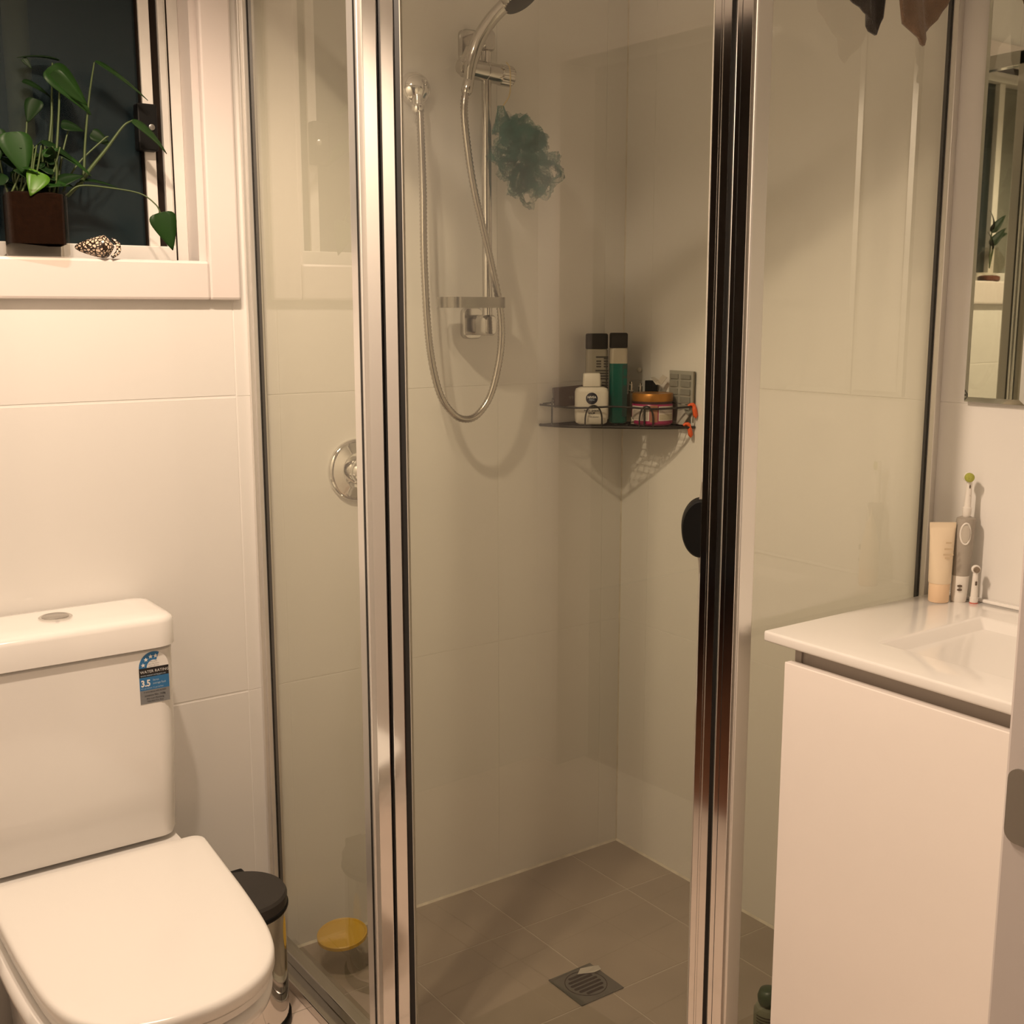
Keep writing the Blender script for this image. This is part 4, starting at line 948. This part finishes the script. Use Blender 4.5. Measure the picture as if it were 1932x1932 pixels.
towel('bath_towel', 'brown bath towel hanging to a point over the shower panel', -.315, -.085, [(-.315, 1.93), (-.275, 1.858), (-.212, 1.782), (-.200, 1.778), (-.165, 1.822), (-.085, 1.93)], M_tow1, .036, .040)
towel('charcoal_towel', 'charcoal towel with a pointed corner hanging left of the brown towel', -.420, -.243, [(-.420, 1.96), (-.315, 1.842), (-.268, 1.799), (-.256, 1.797), (-.250, 1.82), (-.243, 1.93)], M_tow2, .012, .022)

# ------------------------------------------------------------------ plant in a glass cube
PL = thing('potted_plant', 'leafy green houseplant in a square glass pot on the window sill', 'plant', (-1.345, .018, WZ0))
pcx, pcy, ph_, pw = -1.343, .020, .112, .052
M_pot = glass_mat('pot_glass', (.90, .88, .84), ior=1.28)
ang = math.radians(-8); ca_, sa_ = math.cos(ang), math.sin(ang)
def prot(a, b): return (pcx+a*ca_-b*sa_, pcy+a*sa_+b*ca_)
def psq(h_, r, z): return [(*prot(a, b), z) for a, b in rrect(-h_, h_, -h_, h_, r, 4)]
MB().loft([psq(pw-.003, .010, WZ0+.0005), psq(pw, .011, WZ0+.004), psq(pw, .009, WZ0+ph_), psq(pw-.0045, .006, WZ0+ph_), psq(pw-.0045, .006, WZ0+.022), psq(pw-.02, .006, WZ0+.028)]).build('pot', M_pot, PL, smooth=40)
MB().loft([psq(pw-.018, .006, WZ0+.030), psq(pw-.006, .006, WZ0+.022), psq(pw-.006, .006, WZ0+ph_-.006), psq(pw-.02, .006, WZ0+ph_-.002)]).build('soil', M_soil, PL, smooth=40)
def leaf(base, tip, wid, m, up_=(0, -1, .2), droop=.15, fold=.25, roundness=.45):
    b = Vector(base); t = Vector(tip); d = t-b; L_ = d.length; d.normalize()
    u = Vector(up_); u = (u-d*u.dot(d)).normalized(); s = d.cross(u); NR = 12; rings = []
    for i in range(NR+1):
        q_ = (i/NR)**1.7
        # heart / spear outline
        prof = math.sin(math.pi*min(1, q_**roundness*1.0))**.8*(1-q_*.15) if q_ < 1 else 0
        wv = max(.0005, wid*prof); c_ = b+d*L_*q_+u*(droop*L_*(q_*(1-q_)))
        row = [c_+s*wv*k+u*fold*wv*(abs(k)**1.5) for k in (-1, -.5, 0, .5, 1)]
        rings.append(row)
    vs = [p for r in rings for p in r]; fs = []
    for i in range(NR):
        for k in range(4): fs.append((i*5+k, i*5+k+1, (i+1)*5+k+1, (i+1)*5+k))
    o = mesh_obj('leaf', vs, fs, m, PL, smooth=70)
    sd = o.modifiers.new('thickness', 'SOLIDIFY'); sd.thickness = .0008
def stem(pts, r0=.0026, r1=.0014):
    P = catmull(pts, 8); MB().tube(P, [r0+(r1-r0)*i/(len(P)-1) for i in range(len(P))], 8).build('stem', M_stem, PL, smooth=60)
D0, D1, D2 = M_leafs
ST = WZ0+ph_-.004
leaf((-1.275, .05, 1.800), (-1.345, .055, 1.798), .012, D0, (0, -.25, 1), .2, .3); leaf((-1.335, .055, 1.798), (-1.322, .05, 1.780), .006, D0, (0, -1, 0))
stem([(-1.325, .03, ST), (-1.300, .04, 1.68), (-1.292, .048, 1.74), (-1.287, .05, 1.795)])
leaf((-1.300, .03, 1.782), (-1.233, .022, 1.708), .030, D1, (.35, -.9, .25), .1, .15, .42)
leaf((-1.298, .022, 1.772), (-1.242, .010, 1.722), .017, D1, (-.6, -.75, -.2), .1, .1, .42)
stem([(-1.318, .02, ST), (-1.300, .02, 1.63), (-1.289, .025, 1.70), (-1.283, .028, 1.752), (-1.279, .03, 1.772)])
leaf((-1.222, .02, 1.800), (-1.132, .015, 1.742), .0125, D1, (.15, -.55, .85), .10, .25, .5)
stem([(-1.262, .02, 1.585), (-1.253, .022, 1.605), (-1.246, .025, 1.66), (-1.234, .025, 1.74), (-1.223, .02, 1.798)], .0030)
leaf((-1.338, .06, 1.760), (-1.288, .058, 1.735), .010, D0, (.2, -.6, .7), .25, .3)
stem([(-1.315, .04, ST), (-1.297, .052, 1.66), (-1.289, .057, 1.735)])
leaf((-1.318, .045, 1.730), (-1.337, .045, 1.688), .017, D0, (-.5, -.8, .2), .15, .2, .5)
stem([(-1.335, .03, ST), (-1.343, .04, 1.64), (-1.338, .045, 1.69)])
leaf((-1.280, .05, 1.690), (-1.240, .048, 1.683), .014, D0, (0, -.75, .6), .2, .2, .5)
stem([(-1.300, .03, ST), (-1.285, .04, 1.63), (-1.268, .048, 1.682)])
leaf((-1.170, .0, 1.702), (-1.109, -.005, 1.648), .0145, D1, (.45, -.7, .55), .20, .25, .55)
stem([(-1.262, .02, 1.585), (-1.245, .012, 1.612), (-1.215, .005, 1.650), (-1.185, .0, 1.690), (-1.168, 0, 1.702)], .0042)
stem([(-1.285, .02, ST), (-1.262, .02, 1.588)], .0035, .0040)
leaf((-1.375, .0, 1.665), (-1.360, -.010, 1.592), .030, D1, (.1, -.95, .1), .08, .12, .5)
stem([(-1.340, .01, ST), (-1.355, 0, 1.60), (-1.372, 0, 1.662)])
leaf((-1.335, -.012, 1.600), (-1.358, -.028, 1.558), .020, D2, (.0, -.85, .5), .2, .2, .5)
leaf((-1.400, .0, 1.670), (-1.402, -.01, 1.610), .018, D0, (.2, -.9, .2), .1, .2)
leaf((-1.325, .02, 1.655), (-1.255, .01, 1.612), .014, D0, (.3, -.55, .75), .2, .25, .5)
stem([(-1.322, .02, ST), (-1.322, .02, 1.62), (-1.320, .02, 1.652)])
leaf((-1.300, .02, 1.640), (-1.245, .0, 1.600), .011, D1, (.3, -.6, .7), .2, .25, .5)
leaf((-1.230, .045, 1.680), (-1.196, .04, 1.660), .014, D0, (.1, -.9, .3), .15, .2)
stem([(-1.295, .02, ST), (-1.262, .03, 1.62), (-1.213, .03, 1.668), (-1.203, .03, 1.675)], .002)
leaf((-1.262, .015, 1.592), (-1.196, .005, 1.582), .010, D0, (.1, -.35, .9), .2, .3, .55)
stem([(-1.290, .01, ST), (-1.265, .005, 1.583), (-1.215, 0, 1.582), (-1.165, -.012, 1.574), (-1.142, -.024, 1.556), (-1.134, -.028, 1.540)], .0016, .0012)
leaf((-1.135, -.028, 1.541), (-1.116, -.032, 1.474), .0255, D1, (-.1, -.95, .2), .12, .1, .42)
rnd = random.Random(5)
for k in range(48):       # dense low foliage at the pot's mouth
    bx1_ = pcx+rnd.uniform(-.052, .045); by1_ = pcy+rnd.uniform(-.03, .03)
    a = rnd.uniform(0, 6.28); ln = rnd.uniform(.035, .062); up1 = rnd.uniform(.2, .9)
    b_ = Vector((bx1_, by1_, ST+rnd.uniform(.0, .075)))
    leaf(b_, b_+Vector((math.cos(a)*ln*(1-up1*.4), math.sin(a)*ln*.5, ln*(up1-.35))), rnd.uniform(.009, .016), [D0, D0, D0, D1][k % 4], (rnd.uniform(-.4, .4), -.6, .7), .2, .25, .5)
for k in range(12):
    b_ = Vector((pcx+rnd.uniform(-.045, .045), pcy+rnd.uniform(-.03, .03), ST-.004)); stem([b_, b_+Vector((rnd.uniform(-.01, .02), 0, .04)), b_+Vector((rnd.uniform(-.02, .05), 0, .085))], .0022, .0014)

# ------------------------------------------------------------------ round vase further along the sill (shows in the mirror)
RV = thing('glass_vase', 'round clear glass vase with a green cutting, seen in the mirror', 'vase', (-1.548, .012, WZ0))
MB().lathe([(.030, .0), (.034, .004), (.034, .014), (.022, .018)], (-1.548, .012, WZ0), n=28).build('coaster', mat('reddish_wood', (.14, .04, .02), .5), RV, smooth=40)
MB().lathe([(.012, .018), (.034, .026), (.046, .050), (.044, .072), (.030, .090), (.022, .096), (.024, .104)], (-1.548, .012, WZ0), n=36, cap1=False).build('bowl', M_pot, RV, smooth=60)
_keep = PL; PL = RV
for (bx9, bz9, tx9, tz9, w9) in ((-1.553, .10, -1.508, .150, .012), (-1.543, .11, -1.603, .165, .014), (-1.563, .13, -1.618, .150, .012), (-1.543, .15, -1.598, .205, .013), (-1.548, .16, -1.513, .215, .013)):
    stem([(-1.548, .012, WZ0+.04), (bx9, .012, WZ0+bz9-.03), (bx9, .010, WZ0+bz9)], .002, .0014)
    leaf((bx9, .010, WZ0+bz9), (tx9, .0, WZ0+tz9), w9, D0, (0, -.6, .8), .3, .25, .5)
PL = _keep
for sx9 in (-1.612, -1.600):
    MB().lathe([(.0058, 0), (.0055, .0012), (.001, .0015)], (sx9, -AT-.0002, WZ0-.040), (0,-1,0), 16).build('screw_cap', mat('grey_screw_cap', (.28, .25, .21), .5), win)

# ------------------------------------------------------------------ sea shell on the sill
def shell_mat():
    m = bpy.data.materials.new('marbled_shell'); m.use_nodes = True; nt = m.node_tree; b = nt.nodes['Principled BSDF']; b.inputs['Roughness'].default_value = .25
    tc = nt.nodes.new('ShaderNodeTexCoord'); vo = nt.nodes.new('ShaderNodeTexVoronoi'); vo.feature = 'DISTANCE_TO_EDGE'; vo.inputs['Scale'].default_value = 150
    mp = nt.nodes.new('ShaderNodeMapping'); mp.inputs['Scale'].default_value = (1.0, 1.0, 1.25)
    nt.links.new(tc.outputs['Object'], mp.inputs[0]); nt.links.new(mp.outputs[0], vo.inputs['Vector'])
    cr = nt.nodes.new('ShaderNodeValToRGB'); cr.color_ramp.interpolation = 'CONSTANT'
    cr.color_ramp.elements[0].color = (.018, .009, .005, 1); cr.color_ramp.elements[1].position = .145; cr.color_ramp.elements[1].color = (.72, .56, .42, 1)
    nt.links.new(vo.outputs['Distance'], cr.inputs[0]); nt.links.new(cr.outputs[0], b.inputs['Base Color'])
    return m
SHc = Vector((-1.246, -.004, WZ0))
SH = thing('cone_shell', 'cream and dark brown marbled cone shell beside the plant pot', 'shell', SHc)
# axis: spire toward the camera-right, pointed end away to the left
ax_ = Vector((-.90, .38, -.02)).normalized(); s0_ = SHc+Vector((.016, -.012, .0205))
M_shell = shell_mat()
MB().lathe([(.001, -.012), (.006, -.009), (.011, -.006), (.0175, -.001), (.0205, .004), (.0195, .010), (.0165, .022), (.012, .036), (.007, .048), (.003, .054), (.001, .055)], s0_, ax_, 32).build('whorl', M_shell, SH, smooth=50)
for o3 in SH.children:
    for v in o3.data.vertices:      # squash slightly so it rests on the sill
        if v.co.z < .0008: v.co.z = .0008
MB().tube(catmull([s0_+Vector((.006, -.005, -.018)), s0_+Vector((.018, -.004, -.008)), s0_+Vector((.020, .004, .006)), s0_+Vector((.012, .010, .015))], 6), [.003+.0012*math.sin(math.pi*i/18) for i in range(19)], 10).build('outer_lip', M_shell, SH, smooth=60)

# ------------------------------------------------------------------ ceiling unit with two reflector bulbs
CL = thing('ceiling_light', 'square white ceiling unit with two warm reflector bulbs', 'lamp', (-1.44, -.805, ZC))
MB().loft([[(-1.44+a, -.805+b, z) for a, b in rrect(-.20*k, .20*k, -.13*k, .13*k, .03, 5)] for z, k in ((ZC, 1), (ZC-.012, 1), (ZC-.018, .96))]).build('panel', M_ceil, CL, smooth=40)
M_bulb = mat('warm_bulb_face', (.9, .85, .75), .3, emit=LAMP_COLOR, estr=150.0)
for (x, y, z) in LAMP_POS:
    MB().lathe([(.055, ZC-.018), (.055, z+.030), (.046, z+.026), (.020, z+.024)], (x, y, 0), n=32).build('bulb_rim', M_ceil, CL, smooth=50)
    MB().lathe([(.014, z+.026), (.014, z+.016), (.010, z+.010), (.001, z+.007)], (x, y, 0), n=20).build('bulb', M_bulb, CL, smooth=60)
